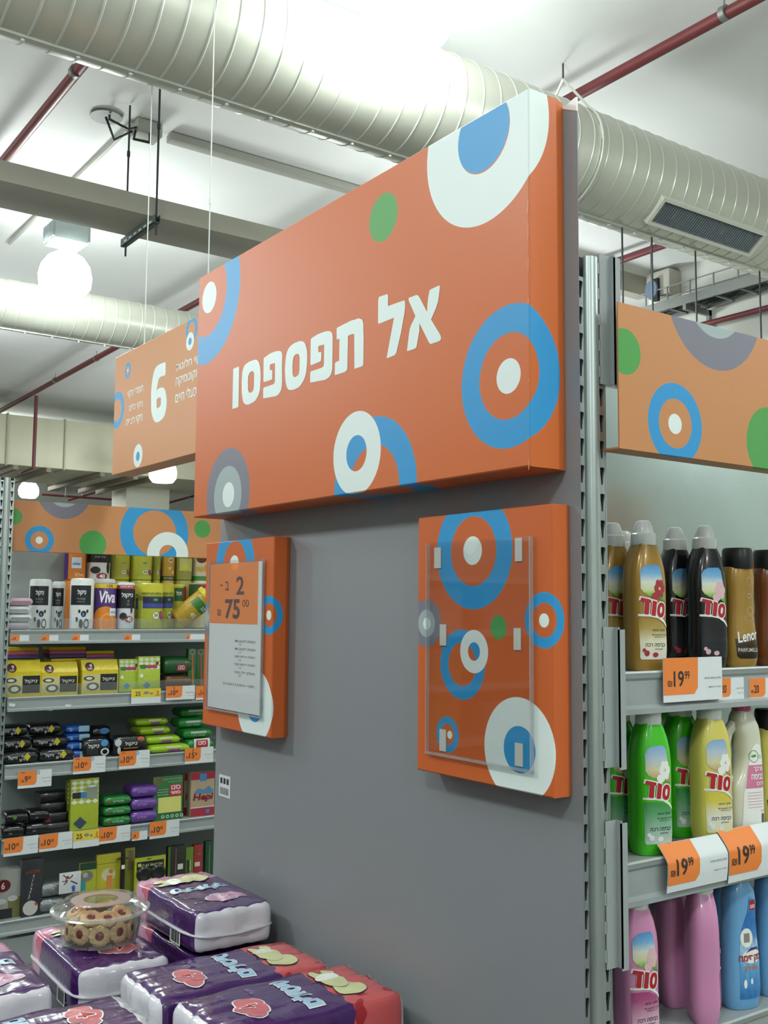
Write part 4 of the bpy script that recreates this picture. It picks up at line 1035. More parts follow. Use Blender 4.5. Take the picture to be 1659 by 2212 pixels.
# left shelf tickets: crops of the photograph (origin, scale)
KA, KB = (0, 1060), (0, 1500)
KS = 480 / 1659
def lt(label, K, x0, y0, x1, y1, price, **kw):
    X = LX + kw.pop('dx', .006)
    a = rect_at(X, K[0] + x0 * KS, K[1] + y0 * KS, K[0] + x1 * KS, K[1] + y1 * KS)
    return ticket(label, X, *a, price, **kw)
for lab, x0, y0, x1, y1 in (('tiny rail ticket below the stack of flat white packs', 80, 1078, 217, 1135), ('tiny rail ticket below the first black-labelled white roll', 305, 1078, 436, 1135),
                            ('tiny rail ticket below the front white roll', 537, 1076, 662, 1133), ('tiny rail ticket below the roll marked 40', 926, 1074, 1046, 1130)):
    lt(lab, KA, x0, y0, x1, y1, '19', cents='-', split=.42, group='tiny rail tickets on the top left shelf', dx=-.0045)
lt('blue promotion strip in the rail under the tilted yellow roll', KA, 1395, 1072, 1535, 1118, '2', cents='', group='rail strips', dx=-.0045, split=.12)
lt('yellow 25 ticket below the green chequered boxes', KA, 980, 1478, 1200, 1588, '25', cents='', yellow=True, split=.3)
lt('orange ticket 2 for 10 below the dark green sponge packs', KA, 1240, 1457, 1455, 1560, '10', pre='2', small='ספוגים', dx=.012)
lt('orange ticket cut off by the left orange board', KA, 1462, 1455, 1680, 1558, '16', small='מטליות')
lt('ticket priced 9 hanging below the black bag packs', KB, 134, 566, 385, 694, '9', blue=True, small='שקיות אשפה')
lt('ticket priced 10 below the blue packs', KB, 547, 465, 787, 588, '10', blue=True, small='שקיות אשפה')
lt('ticket priced 10 below the black and white pack with orange oval', KB, 890, 420, 1117, 550, '10', blue=True, small='שקיות אשפה')
lt('ticket 2 for 15 below the green packs by the grey panel', KB, 1380, 396, 1592, 512, '15', pre='2', small='מגבוני ניקוי')
lt('ticket priced 10 at far left of the fourth left shelf', KB, 28, 1064, 284, 1198, '10', small='כפפות ניקוי')
lt('second ticket priced 10 left of the yellow 25 ticket', KB, 294, 1036, 542, 1163, '10', small='כפפות ניקוי')
lt('yellow 25 ticket below the tall lime card', KB, 547, 1014, 742, 1140, '25', cents='', yellow=True, split=.3)
lt('ticket priced 10 below the green and purple bag piles', KB, 741, 985, 972, 1105, '10', small='מטליות')
lt('small orange and white ticket below the purple bags', KB, 985, 1022, 1100, 1088, '9', cents='-', split=.42)
lt('ticket priced 10 below the green card with red square', KB, 1118, 942, 1338, 1068, '10', small='מטליות רצפה')
for k, (x, y) in enumerate(((92, 1600), (375, 1630), (510, 1607))):
    q = at(x * KS, 1060 + y * KS, 'X', LX + .002)
    tag(build('paper_scrap', MB().prism([(-.016, -.006), (.012, -.010), (.017, .004), (-.012, .009)], lambda u, v, w: V((q.x - .006 + w, q.y + u, q.z + v)), .003), m_paper, fix=True),
        ('torn white paper scrap stuck on the sponge shelf rail, leftmost', 'torn white paper scrap on the sponge shelf rail, the middle and lowest one', 'torn white paper scrap on the sponge shelf rail, rightmost small one')[k], 'paper scrap', 'torn scraps on the rail')

# ------------------------------------------------------------------ bottles on the right shelves
def plastic(name, hx, rough=.22, **k):
    return M(name, hx, rough, var=k.pop('var', .03), scale=18, coat=.3, **k)
m_gold = plastic('gold_plastic', 'a88339', .25, metal=.15)
m_black = plastic('black_plastic', '14161a', .18)
m_green = plastic('green_plastic', '45c41f', .2)
m_yel = plastic('yellow_plastic', 'd8cc62', .25)
m_cream = plastic('cream_plastic', 'd6d6c2', .28)
m_pink = plastic('pink_plastic', 'd48fb9', .3)
m_bluep = plastic('blue_plastic', '6da9d8', .25)
m_brownp = plastic('brown_plastic', '6e3a16', .25)
m_capw = M('clear_white_cap', 'dfe5e1', .25, var=.03, coat=.4)
m_capk = M('black_cap', '16171a', .35, var=.03)
m_caporange = M('orange_cap', 'e8801f', .35)
m_cappink = M('pink_cap', 'c25a86', .35)
m_capred = M('red_cap', 'c23a26', .35)
m_sodred = M('print_red', 'b3202a', .4)
m_pw = M('print_white', 'eef0ea', .4)
m_pk = M('print_black', '1c1d20', .5)
m_pgreen = M('print_green', '4f9a3c', .45)
m_flower = M('print_flower_pink', 'e3b9c0', .45)
m_sky = RAMP('picture_meadow', [(0, '3f9a2e'), (.22, '7dbb4a'), (.34, 'd9d9a4'), (.55, 'dfe3d8'), (.75, '7fb6de'), (1, '4a93cf')], .35, noise=.1)
m_sky2 = RAMP('picture_field', [(0, '8d7a55'), (.2, 'c3a878'), (.4, 'd8d3a8'), (.65, 'b9cbd4'), (1, '7ea9d6')], .35, noise=.12)

def bottle(name, label, cat, loc, rotz, prof, mat, group, cap=None, capmat=None, n=2.8, seg=32, cap_seg=20):
    t = thing(name, label, cat, loc, rotz, group)
    def sec(z):
        for a, b in zip(prof, prof[1:]):
            if z <= b[0] + 1e-9:
                k = (z - a[0]) / max(1e-9, b[0] - a[0])
                k = max(0, min(1, k))
                return [a[i] + (b[i] - a[i]) * k for i in range(1, 4)]
        return list(prof[-1][1:4])
    zs = []
    for a, b in zip(prof, prof[1:]):
        m = max(1, int((b[0] - a[0]) / .012))
        zs += [a[0] + (b[0] - a[0]) * k / m for k in range(m)]
    zs.append(prof[-1][0])
    def smooth_sec(z):
        acc = [0, 0, 0]
        for d_ in (-.006, -.003, 0, .003, .006):
            s = sec(min(max(z + d_, prof[0][0]), prof[-1][0]))
            acc = [acc[i] + s[i] / 5 for i in range(3)]
        return acc
    rings = []
    for z in zs:
        w, d, yo = smooth_sec(z)
        r_ = []
        for k in range(seg):
            a = 2 * PI * k / seg
            c, s = math.cos(a), math.sin(a)
            e = 2 / n
            r_.append((d * math.copysign(abs(c) ** e, c), yo + w * math.copysign(abs(s) ** e, s), z))
        rings.append(r_)
    build('body', MB().loft(rings), mat, t, smooth=50)
    if cap:
        w, d, yo = smooth_sec(prof[-1][0])
        build('cap', MB().lathe(cap, cap_seg, c=(0, yo, 0)), capmat, t, smooth=30)
    def front(u, v, off=.0008):
        w, d, yo = smooth_sec(v)
        q = min(.995, abs((u - yo) / w))
        return V((d * (1 - q ** n) ** (1 / n) + off, u, v))
    return t, front

def rot2(mb, deg, cu, cv):
    a = math.radians(deg)
    mb.v = [(cu + (x - cu) * math.cos(a) - (y - cv) * math.sin(a), cv + (x - cu) * math.sin(a) + (y - cv) * math.cos(a), 0) for x, y, _ in mb.v]
    return mb

SODP = [(0, .034, .022, 0), (.006, .039, .027, 0), (.04, .041, .031, 0), (.09, .0395, .031, 0), (.14, .0405, .031, 0), (.175, .041, .030, 0), (.20, .0385, .029, 0), (.222, .033, .027, 0), (.240, .0265, .024, 0), (.247, .022, .021, 0), (.255, .020, .020, 0)]
SODC = [(0, .246), (.0245, .246), (.0255, .250), (.0248, .268), (.0205, .271), (.0195, .277), (.0165, .288), (.0135, .294), (.009, .296), (0, .296)]
CUT = (.006, .010)
def sod_word(cu, cv, w, h, grow=1.0):
    """three bold rounded letters, left to right as printed"""
    L_ = [([(0, .97), (.02, 1), (.36, .97), (.385, .93), (.385, .79), (.33, .77), (.35, .04), (.31, .0), (.19, .0), (.165, .03), (.14, .75), (.03, .78), (.0, .75)], (.20, .55)),
          ([(.44, .95), (.60, .93), (.62, .90), (.63, .03), (.60, 0), (.48, 0), (.455, .03)], (.535, .47)),
          ([(.835 + .165 * math.copysign(abs(math.cos(a)) ** .8, math.cos(a)), .46 + .47 * math.copysign(abs(math.sin(a)) ** .8, math.sin(a))) for a in [2 * PI * k / 22 for k in range(22)]], (.835, .46))]
    out = MB()
    for i, (pl_, c) in enumerate(L_):
        gx, gy = (1 + (grow - 1) * 1.15, 1 + (grow - 1) * .75) if grow > 1 else (1, 1)
        p_ = [(cu + (c[0] + (x - c[0]) * gx - .5) * w, cv + (c[1] + (y - c[1]) * gy - .5) * h) for x, y in pl_]
        if i == 2 and grow == 1.0:
            hole = [(cu + (c[0] + .055 * math.cos(a) - .5) * w, cv + (c[1] + .24 * math.sin(a) - .5) * h) for a in [2 * PI * k / 12 for k in range(12)]]
            g = outline([p_, hole])
        else:
            g = outline([p_])
        out.add(g.v, g.f)
    return out
def sod(label, loc, rotz, mat, low, pic, fl, group):
    t, F = bottle('softener_bottle', label, 'bottle', loc, rotz - .27, SODP, mat, group, SODC, m_capw, n=3.3)
    L = lambda off: (lambda u, v: F(u, v, off))
    print2d('picture', shape([(-.029, .160), (-.029, .192), (-.024, .201), (-.014, .206), (.012, .207), (.018, .20), (.026, .152), (.0275, .132), (.012, .142), (-.014, .146), (-.024, .152)]), L(.0008), pic, t, CUT)
    print2d('flower', join2d(*[disc(.014 + .008 * math.cos(a), .160 + .011 * math.sin(a), .0055, .0085, 10) for a in [2 * PI * k / 6 for k in range(6)]], disc(.004, .145, .010, .008, 12)), L(.0011), fl, t, CUT)
    print2d('logo_outline', rot2(sod_word(-.003, .1225, .058, .031, 1.22), -9, -.003, .122), L(.0012), m_pw, t, CUT)
    print2d('logo', rot2(sod_word(-.003, .1225, .058, .031), -9, -.003, .122), L(.0016), m_sodred, t, CUT)
    lower = shape([(-.031, .026), (-.028, .022), (.030, .022), (.033, .026), (.032, .080), (.022, .091), (.006, .099), (-.012, .101), (-.033, .101)])
    print2d('lower_label', lower, L(.0008), low, t, CUT)
    sw = shape([(-.034, .106), (-.010, .105), (.008, .102), (.022, .094), (.033, .083), (.033, .089), (.022, .100), (.006, .1075), (-.012, .110), (-.034, .110)])
    print2d('swoosh', sw, L(.0011), m_pw, t, CUT)
    print2d('small_print', join2d(text2d(he('מרכך כביסה'), .0052, .010, .078, .01), text2d(he('מרוכז לשימוש ביתי'), .0038, .012, .070), text2d(he('ריח רענן ומתמשך'), .0030, .012, .065),
            text2d(he('כביסה רכה'), .0065, .002, .050, .01), text2d('perfumed', .0045, .010, .042)), L(.0012), m_pk, t, CUT)
    print2d('small_flowers', join2d(disc(-.018, .034, .006, .006, 8), disc(-.024, .040, .004, .004, 8), disc(.002, .031, .007, .005, 8)), L(.0012), fl, t, CUT)
    return t

m_low_gold = RAMP('label_cream', [(0, 'e6e4d8'), (.45, 'ded9b8'), (.75, 'b39c50'), (1, 'a4873c')], .35)
m_low_black = RAMP('label_black', [(0, '2a2c30'), (1, '17181c')], .3)
m_low_green = RAMP('label_green', [(0, 'c4d6cc'), (.4, '8db9a0'), (.8, '4f9d5e'), (1, '3f8f45')], .35)
m_low_yel = RAMP('label_yellow', [(0, 'e8e3ae'), (.4, 'dfe0d2'), (.8, 'd8c94a'), (1, 'd6c545')], .35)
m_low_pink = RAMP('label_pink', [(0, 'e6d5de'), (.4, 'd8a8c0'), (.8, 'b25482'), (1, 'a8457a')], .35)
m_fl_red = M('print_flower_red', 'a8323a', .45)

T1, T2, T3 = 1.6505, 1.3005, .9585
def bx(px, X, D, py=1400):
    return V((X, at(px, py, 'X', X).y, D))
GB = 'softener bottles on the right shelves'
sod('gold softener bottle standing foremost on the top right shelf', bx(1393, -.145, T1), .06, m_gold, m_low_gold, m_sky, m_fl_red, GB)
sod('gold softener bottle half hidden behind the slotted post', bx(1326, -.222, T1), .0, m_gold, m_low_gold, m_sky, m_fl_red, GB)
sod('gold bottle at the back, only its pale cap showing', bx(1351, -.36, T1), .0, m_gold, m_low_gold, m_sky, m_fl_red, GB)
sod('black softener bottle standing back beside the gold bottle', bx(1462, -.215, T1), .02, m_black, m_low_black, m_sky, m_fl_red, GB)
sod('black softener bottle in the front row above the 19.99 ticket', bx(1526, -.145, T1), .0, m_black, m_low_black, m_sky, m_flower, GB)

LENP = [(0, .033, .022, 0), (.006, .038, .027, 0), (.03, .040, .029, 0), (.08, .036, .026, 0), (.12, .033, .024, 0), (.16, .034, .025, 0), (.19, .036, .026, 0), (.205, .034, .025, 0), (.212, .030, .023, 0)]
LENC = [(0, .208), (.030, .208), (.0315, .212), (.0315, .246), (.029, .252), (0, .2525)]
m_silver = M('print_silver', 'd4d2c4', .35, metal=.3)
m_lenband = RAMP('label_dark_band', [(0, '17110c'), (.5, '2a1a0c'), (1, '6d4c20')], .3)
def lenor(label, loc, rotz, mat, group, capm=m_capk):
    t, F = bottle('perfume_softener_bottle', label, 'bottle', loc, rotz - .30, LENP, mat, group, LENC, capm, n=2.4)
    L = lambda off: (lambda u, v: F(u, v, off))
    print2d('dark_band', shape([(-.026, .024), (-.020, .018), (.024, .018), (.030, .026), (.030, .072), (.012, .062), (-.010, .058), (-.028, .060)]), L(.0007), m_lenband, t, CUT)
    print2d('logo', rot2(text2d('Lenor', .023, .002, .066, .02, width=.054, shear=.2), 9, .002, .066), L(.0014), m_pw, t, CUT)
    print2d('lettering', text2d('PARFUMELLE', .008, .002, .036, .012, width=.052), L(.0012), m_silver, t, CUT)
    print2d('ornament', join2d(ring2d(.008, .150, .0045, .0055, 14), ring2d(.010, .118, .008, .0088, 16), ring2d(.006, .102, .011, .0117, 16, .5), ring2d(.008, .180, .006, .0066, 16, 1.4)), L(.0009), m_silver, t, CUT)
    return t
lenor('gold bottle with black cap and silver script at right of top shelf', bx(1597, -.140, T1), .05, m_gold, GB)
lenor('brown bottle with black cap cut off by the right edge', bx(1664, -.140, T1), .05, m_brownp, GB)
lenor('bottle with orange cap at the back, left of two', bx(1592, -.30, T1), 0, m_yel, GB, m_caporange)
lenor('bottle with orange cap at the back, right of two', bx(1622, -.40, T1), 0, m_yel, GB, m_caporange)

sod('bright green softener bottle foremost on the middle shelf', bx(1404, -.140, T2, 1800), .05, m_green, m_low_green, m_sky2, m_pw, GB)
sod('bright green bottle mostly hidden behind the slotted post and bracket', bx(1336, -.215, T2, 1800), 0, m_green, m_low_green, m_sky2, m_pw, GB)
sod('second bright green bottle, between the foremost green and yellow ones', bx(1474, -.21, T2, 1800), .0, m_green, m_low_green, m_sky2, m_pw, GB)
sod('pale yellow softener bottle on the middle right shelf', bx(1537, -.140, T2, 1800), .0, m_yel, m_low_yel, m_sky2, m_pw, GB)
sod('green bottle in the dim second row of the middle shelf', bx(1425, -.30, T2, 1800), .0, m_green, m_low_green, m_sky2, m_pw, GB)

# cream bottle with handle
HP = [(0, .036, .026, 0), (.006, .043, .031, 0), (.03, .045, .033, 0), (.10, .043, .032, .001), (.125, .034, .030, .010), (.16, .026, .028, .016), (.20, .027, .027, .014), (.225, .032, .027, .006), (.245, .024, .023, .004), (.258, .016, .016, .004)]
t, F = bottle('handled_softener_bottle', 'cream bottle with side handle and pink label beside the yellow bottle', 'bottle', bx(1604, -.150, T2, 1800), -.24, HP, m_cream, GB,
              [(0, .255), (.019, .255), (.020, .259), (.019, .284), (.016, .288), (0, .288)], m_cappink)
hp = [(0, -.030 + .0, .105), (0, -.041, .125), (0, -.044, .155), (0, -.042, .185), (0, -.034, .212), (0, -.018, .228)]
build('handle', MB().tube(hp, [.012, .0115, .011, .011, .0115, .012], 12), m_cream, t)
L = lambda off: (lambda u, v: F(u, v, off))
print2d('label_panel', shape([(-.026, .020), (.036, .020), (.037, .12), (.036, .165), (.029, .185), (.018, .19), (.007, .18), (-.006, .135), (-.020, .09)]), L(.0007), m_pw, t, CUT)
print2d('pink_band', shape([(-.016, .098), (.0365, .098), (.0365, .145), (-.003, .145)]), L(.0011), M('print_pink', 'd37a9e', .45), t, CUT)
print2d('lettering', join2d(text2d(he('מרכך'), .011, .020, .136, .03, width=.026), text2d(he('כביסה'), .011, .017, .121, .03, width=.034), text2d(he('מרוכז'), .007, .024, .107, .02)), L(.0015), m_pw, t, CUT)
print2d('leaf_mark', join2d(ring2d(.010, .163, .0105, .0115, 20, 1.1), disc(.007, .163, .0035, .0025, 8), disc(.012, .164, .004, .0028, 8), ring2d(.026, .162, .003, .0038, 12)), L(.0012), m_pgreen, t, CUT)
print2d('small_print', join2d(*[rect(-.012, .028, .088 - .006 * k, .0895 - .006 * k) for k in range(6)], rect(.022, .034, .0495, .052)), L(.0011), M('print_pink_small', 'd8a9bb', .5), t, (.01, .02))
print2d('bars', join2d(*[rect(.0245 + .0025 * k, .0260 + .0025 * k, .026, .045) for k in range(4)]), L(.0012), m_pk, t, (.01, .02))
lenor('yellow perfumed bottle at right edge of the middle shelf', bx(1668, -.165, T2, 1800), .0, m_yel, GB, m_capk)

sod('pink softener bottle foremost on the lower shelf beside the bracket', bx(1374, -.140, T3, 2150), .1, m_pink, m_low_pink, m_sky, m_flower, GB)
sod('pink bottle in shadow behind the foremost pink one', bx(1402, -.31, T3, 2150), .0, m_pink, m_low_pink, m_sky, m_flower, GB)
sod('pink bottle turned sideways in shadow, left of two', bx(1451, -.235, T3, 2150), 1.35, m_pink, m_low_pink, m_sky, m_flower, GB)
sod('pink bottle turned sideways in the front row beside the blue one', bx(1517, -.140, T3, 2150), 1.25, m_pink, m_low_pink, m_sky, m_flower, GB)

BLP = [(0, .034, .024, 0), (.006, .040, .029, 0), (.04, .042, .031, 0), (.09, .041, .030, 0), (.14, .036, .028, 0), (.18, .034, .027, 0), (.21, .036, .028, 0), (.232, .034, .027, 0), (.246, .024, .022, 0), (.255, .018, .018, 0)]
m_bl = RAMP('label_blue', [(0, '2f74b8'), (.3, '5fa4d6'), (.5, 'a9cbe2'), (.62, '3f84c4'), (.8, '2c6db4'), (1, '4f98d2')], .35, noise=.4)
def maxima(label, loc, rotz):
    t, F = bottle('blue_softener_bottle', label, 'bottle', loc, rotz - .30, BLP, m_bluep, GB, [(0, .250), (.020, .250), (.0215, .254), (.0205, .283), (.017, .287), (0, .287)], m_capred, n=2.6)
    L = lambda off: (lambda u, v: F(u, v, off))
    print2d('label_panel', shape([(-.022, .022), (.034, .022), (.036, .10), (.030, .14), (.024, .215), (.006, .222), (.0, .19), (-.014, .16), (-.020, .12)]), L(.0008), m_bl, t, CUT)
    print2d('red_mark', rect(.006, .022, .196, .216), L(.0012), m_sodred, t, CUT)
    print2d('mark_lettering', text2d(he('סנו'), .007, .014, .203, .03), L(.0015), m_pw, t, CUT)
    print2d('white_badge', join2d(disc(-.003, .142, .015, .019, 18), disc(.010, .105, .026, .014, 18)), L(.0011), m_pw, t, CUT)
    print2d('badge_patch', rect(-.010, .004, .133, .151), L(.0014), M('print_grey', '8b8a82', .5), t, CUT)
    print2d('logo', text2d(he('מקסימה'), .016, .005, .100, .04, width=.056), L(.0016), M('print_maroon', '9a3a3a', .4), t, CUT)
    print2d('lettering', text2d(he('מרכך'), .011, .004, .081, .03, width=.036), L(.0014), M('print_orange', 'd07a4a', .45), t, CUT)
    print2d('swoosh', shape([(-.008, .112), (.006, .122), (.024, .122), (.030, .112), (.022, .118), (.006, .117)]), L(.0018), M('print_navy', '2a3470', .45), t, CUT)
    print2d('drops', join2d(disc(-.010, .052, .004, .009, 10), disc(.006, .056, .003, .006, 10)), L(.0011), m_pw, t, CUT)
    return t
maxima('light blue bottle with red cap and small red square on lower shelf', bx(1598, -.145, T3, 2150), .05)
maxima('light blue bottle cut off by the right edge on lower shelf', bx(1671, -.150, T3, 2150), .0)
maxima('light blue bottle in the shadowed second row of the lower shelf', bx(1572, -.30, T3, 2150), .0)

# ------------------------------------------------------------------ goods on the left shelves
def ra(K, x0, y0, x1, y1, X):
    return rect_at(X, K[0] + x0 * KS, K[1] + y0 * KS, K[0] + x1 * KS, K[1] + y1 * KS)
KC = (0, 1800)
pr = {}
def col(hx, rough=.4):
    k = hx + str(rough)
    if k not in pr:
        pr[k] = M('print_' + hx, hx, rough, var=.05, scale=30)
    return pr[k]
def film(hx, rough=.22):
    k = 'f' + hx
    if k not in pr:
        pr[k] = M('film_' + hx, hx, rough, var=.08, scale=60, bump=.5, coat=.3)
    return pr[k]

# --- paper rolls
def roll(label, K, box, X, D, body, bands, z=None, group='paper rolls on the top left shelf', rot=None, top=None):
    y0, y1, z0, z1 = ra(K, *box, X)
    r_ = (y1 - y0) * .47
    h = z1 - (D if z is None else z)
    t = thing('paper_roll', label, 'paper roll', (X - .0, (y0 + y1) / 2, D if z is None else z), -.27, group, rot=rot)
    build('wrapped_roll', MB().lathe([(0, 0), (r_ * .8, 0), (r_ * .97, .006), (r_, .014), (r_, h - .014), (r_ * .97, h - .006), (r_ * .8, h), (r_ * .22, h), (r_ * .2, h - .01), (0, h - .01)], 28), film(body, .3), t)
    if top:
        build('core', MB().lathe([(0, 0), (r_ * .2, 0), (r_ * .2, .0015), (0, .0015)], 14, c=(0, 0, h - .0095)), col(top), t)
    def C(off):
        return lambda u, v: V(((r_ + off) * math.cos(u), (r_ + off) * math.sin(u), v * h))
    for k, (nm, shp, hx) in enumerate(bands):
        print2d(nm, shp, C(.0007 + .0004 * k), col(hx), t, (.25, 9))
    return t
def TT(s, h, u, v, bold=.02, wd=None, shear=0):
    return text2d(s, h, u, v, bold, width=wd, shear=shear)
cow = join2d(disc(.1, .31, .22, .06, 14), disc(-.25, .36, .1, .035, 10), disc(.42, .36, .1, .035, 10), disc(-.1, .12, .16, .09, 12), ring2d(.35, .12, .16, .24, 16, .4), disc(-.45, .2, .1, .05, 10))
bw = [('black_label', rect(-1.2, .75, .48, .86), '1b1c20'), ('lettering', TT(he('ניקול'), .12, -.1, .72, .03, .75, .2), 'e6e8e6'), ('small_print', join2d(TT(he('מגבות נייר'), .035, -.15, .60, 0, .7), TT(he('חזק וסופג'), .03, -.15, .54, 0, .6)), 'a9adb0'),
      ('doodle', cow, '1e2024'), ('doodle_spots', join2d(disc(.08, .30, .1, .03, 10)), '4a86c0')]
viva = [('yellow_band', rect(-1.5, 1.5, .89, .985), 'e0bf2f'), ('lettering', TT('15%', .06, .35, .935, .02, .5), '4a2a20'), ('logo', TT('Viva', .26, .15, .70, .03, 1.5, .15), 'f0eef2'),
        ('orange_swirl', shape([(1.25 * math.cos(2 * PI * k / 24), max(.01, .16 + .34 * math.sin(2 * PI * k / 24))) for k in range(13)] + [(-1.25, .01), (1.25, .01)]), 'e2862c'), ('orange_ring', ring2d(.15, .14, .5, .62, 24, .35), 'eda24e'), ('white_badge', rect(.35, 1.0, .30, .46), 'e3ecf2'), ('badge_lettering', TT('white', .06, .68, .38, .01, .5), '3f76b4')]
nic = [('black_panel', rect(-1.3, 1.3, .45, .86), '1d1e22'), ('red_band', rect(-1.3, 1.3, .86, .94), 'b8484e'), ('band_lettering', TT(he('אריזת חיסכון'), .05, .0, .90, .02, 1.4), 'f0e6e6'), ('logo', TT(he('ניקול'), .12, .1, .72, .03, 1.3, .2), 'e6e8ea'),
       ('small_print', join2d(TT(he('מגבות'), .05, .2, .60), TT(he('נייר איכותי'), .04, .2, .53)), '9ba0a4'), ('doodle', join2d(disc(-.3, .28, .4, .08, 14), disc(.6, .42, .12, .08, 10)), '26282c'), ('red_oval', disc(.35, .22, .45, .07, 18), '8a2630'), ('oval_lettering', TT('40', .10, .35, .22, .03, .5), 'f0eaea')]
grn = [('pale_top', rect(-1.5, 1.5, .80, .97), 'd2c93a'), ('band', rect(-1.5, 1.5, .62, .72), '7d8230'), ('band_lettering', TT(he('אריזת משפחתית'), .05, .0, .765, .01, 1.7), '5b5f24'), ('blue_label', rect(-.75, 1.2, .46, .70), '262a48'), ('blue_bar', rect(-.75, 1.2, .47, .56), '3e4a9a'),
       ('leaf', disc(.3, .64, .2, .03, 10), '5fa04a'), ('white_circle', disc(.35, .30, .26, .07, 16), 'e8ecde'), ('number', TT('36', .07, .35, .31, .02, .35), '30324a'), ('flowers', join2d(disc(.85, .33, .2, .07, 10), disc(1.0, .25, .18, .06, 10)), 'a8407e')]
org = [('number_badge', disc(.35, .75, .4, .10, 16), 'e6d8b0'), ('number', TT('40', .11, .35, .75, .02, .55), '8a2a2a'), ('picture', join2d(disc(.2, .45, .25, .06, 12), disc(.7, .3, .25, .06, 12)), 'e3c98a'), ('dark_base', rect(-1.4, 1.4, .02, .16), '3a4a22'), ('base_lettering', TT(he('מגבות לחות'), .06, 0, .09, .01, 1.4), 'd8dcc0')]
xg, xb = LX - .094, LX - .40
D = LD[0]
roll('front white paper roll with black label on the top left shelf', KA, (520, 655, 700, 1040), xg, D, 'e6eae8', bw)
roll('white roll with black label standing back at left of the shelf', KA, (215, 660, 385, 985), xg - .10, D, 'e6eae8', bw)
roll('white roll with black label half hidden, third from the shelf end', KA, (385, 678, 487, 980), xg - .16, D, 'dfe3e1', bw)
roll('white roll just behind the purple and orange roll', KA, (700, 658, 860, 985), xg - .14, D, 'e6eae8', bw)
roll('purple and orange roll with white script on the top left shelf', KA, (695, 690, 868, 1040), xg - .012, D, '4e2a72', viva)
roll('roll with red band, black panel and oval 40 on the top shelf', KA, (866, 685, 1004, 1035), xg, D, 'dcdce4', nic)
roll('yellow green roll marked 36 in the front row', KA, (1030, 690, 1212, 1040), xg, D, 'b4b83a', grn)
roll('yellow green roll marked 36 just right of the front one', KA, (1180, 690, 1292, 1030), xg - .12, D, 'b4b83a', grn)
roll('yellow green roll behind and left of the front one', KA, (1003, 705, 1060, 1030), xg - .12, D, 'a9ae36', grn)
fu = [('green_label', rect(-.8, 1.2, .62, .92), '2f6a34'), ('red_block', rect(.5, 1.2, .55, .95), 'b0303a'), ('lettering', TT(he('חסל'), .10, -.15, .80, .03, .8), 'e8ece4'), ('oval', disc(.1, .35, .6, .09, 16), 'b85a38'), ('number', TT('40', .09, .0, .35, .03, .5), 'f0e4d8')]
roll('green labelled canister with oval 40 behind the tilted roll', KA, (1280, 700, 1385, 1030), xg - .20, D, 'c9c23a', fu)
fr = [('green_label', rect(-1.2, 1.2, .70, .97), '3a5a30'), ('red_block', rect(.1, 1.2, .45, .97), 'b0303a'), ('lettering', join2d(TT(he('סנו'), .14, .65, .82, .03, .8), TT(he('סושי'), .10, .65, .62, .03, .8)), 'f0ecec')]
roll('canister with red block behind the tilted yellow roll', KA, (1400, 690, 1545, 1030), xg - .15, D, 'c9bd8a', fr)
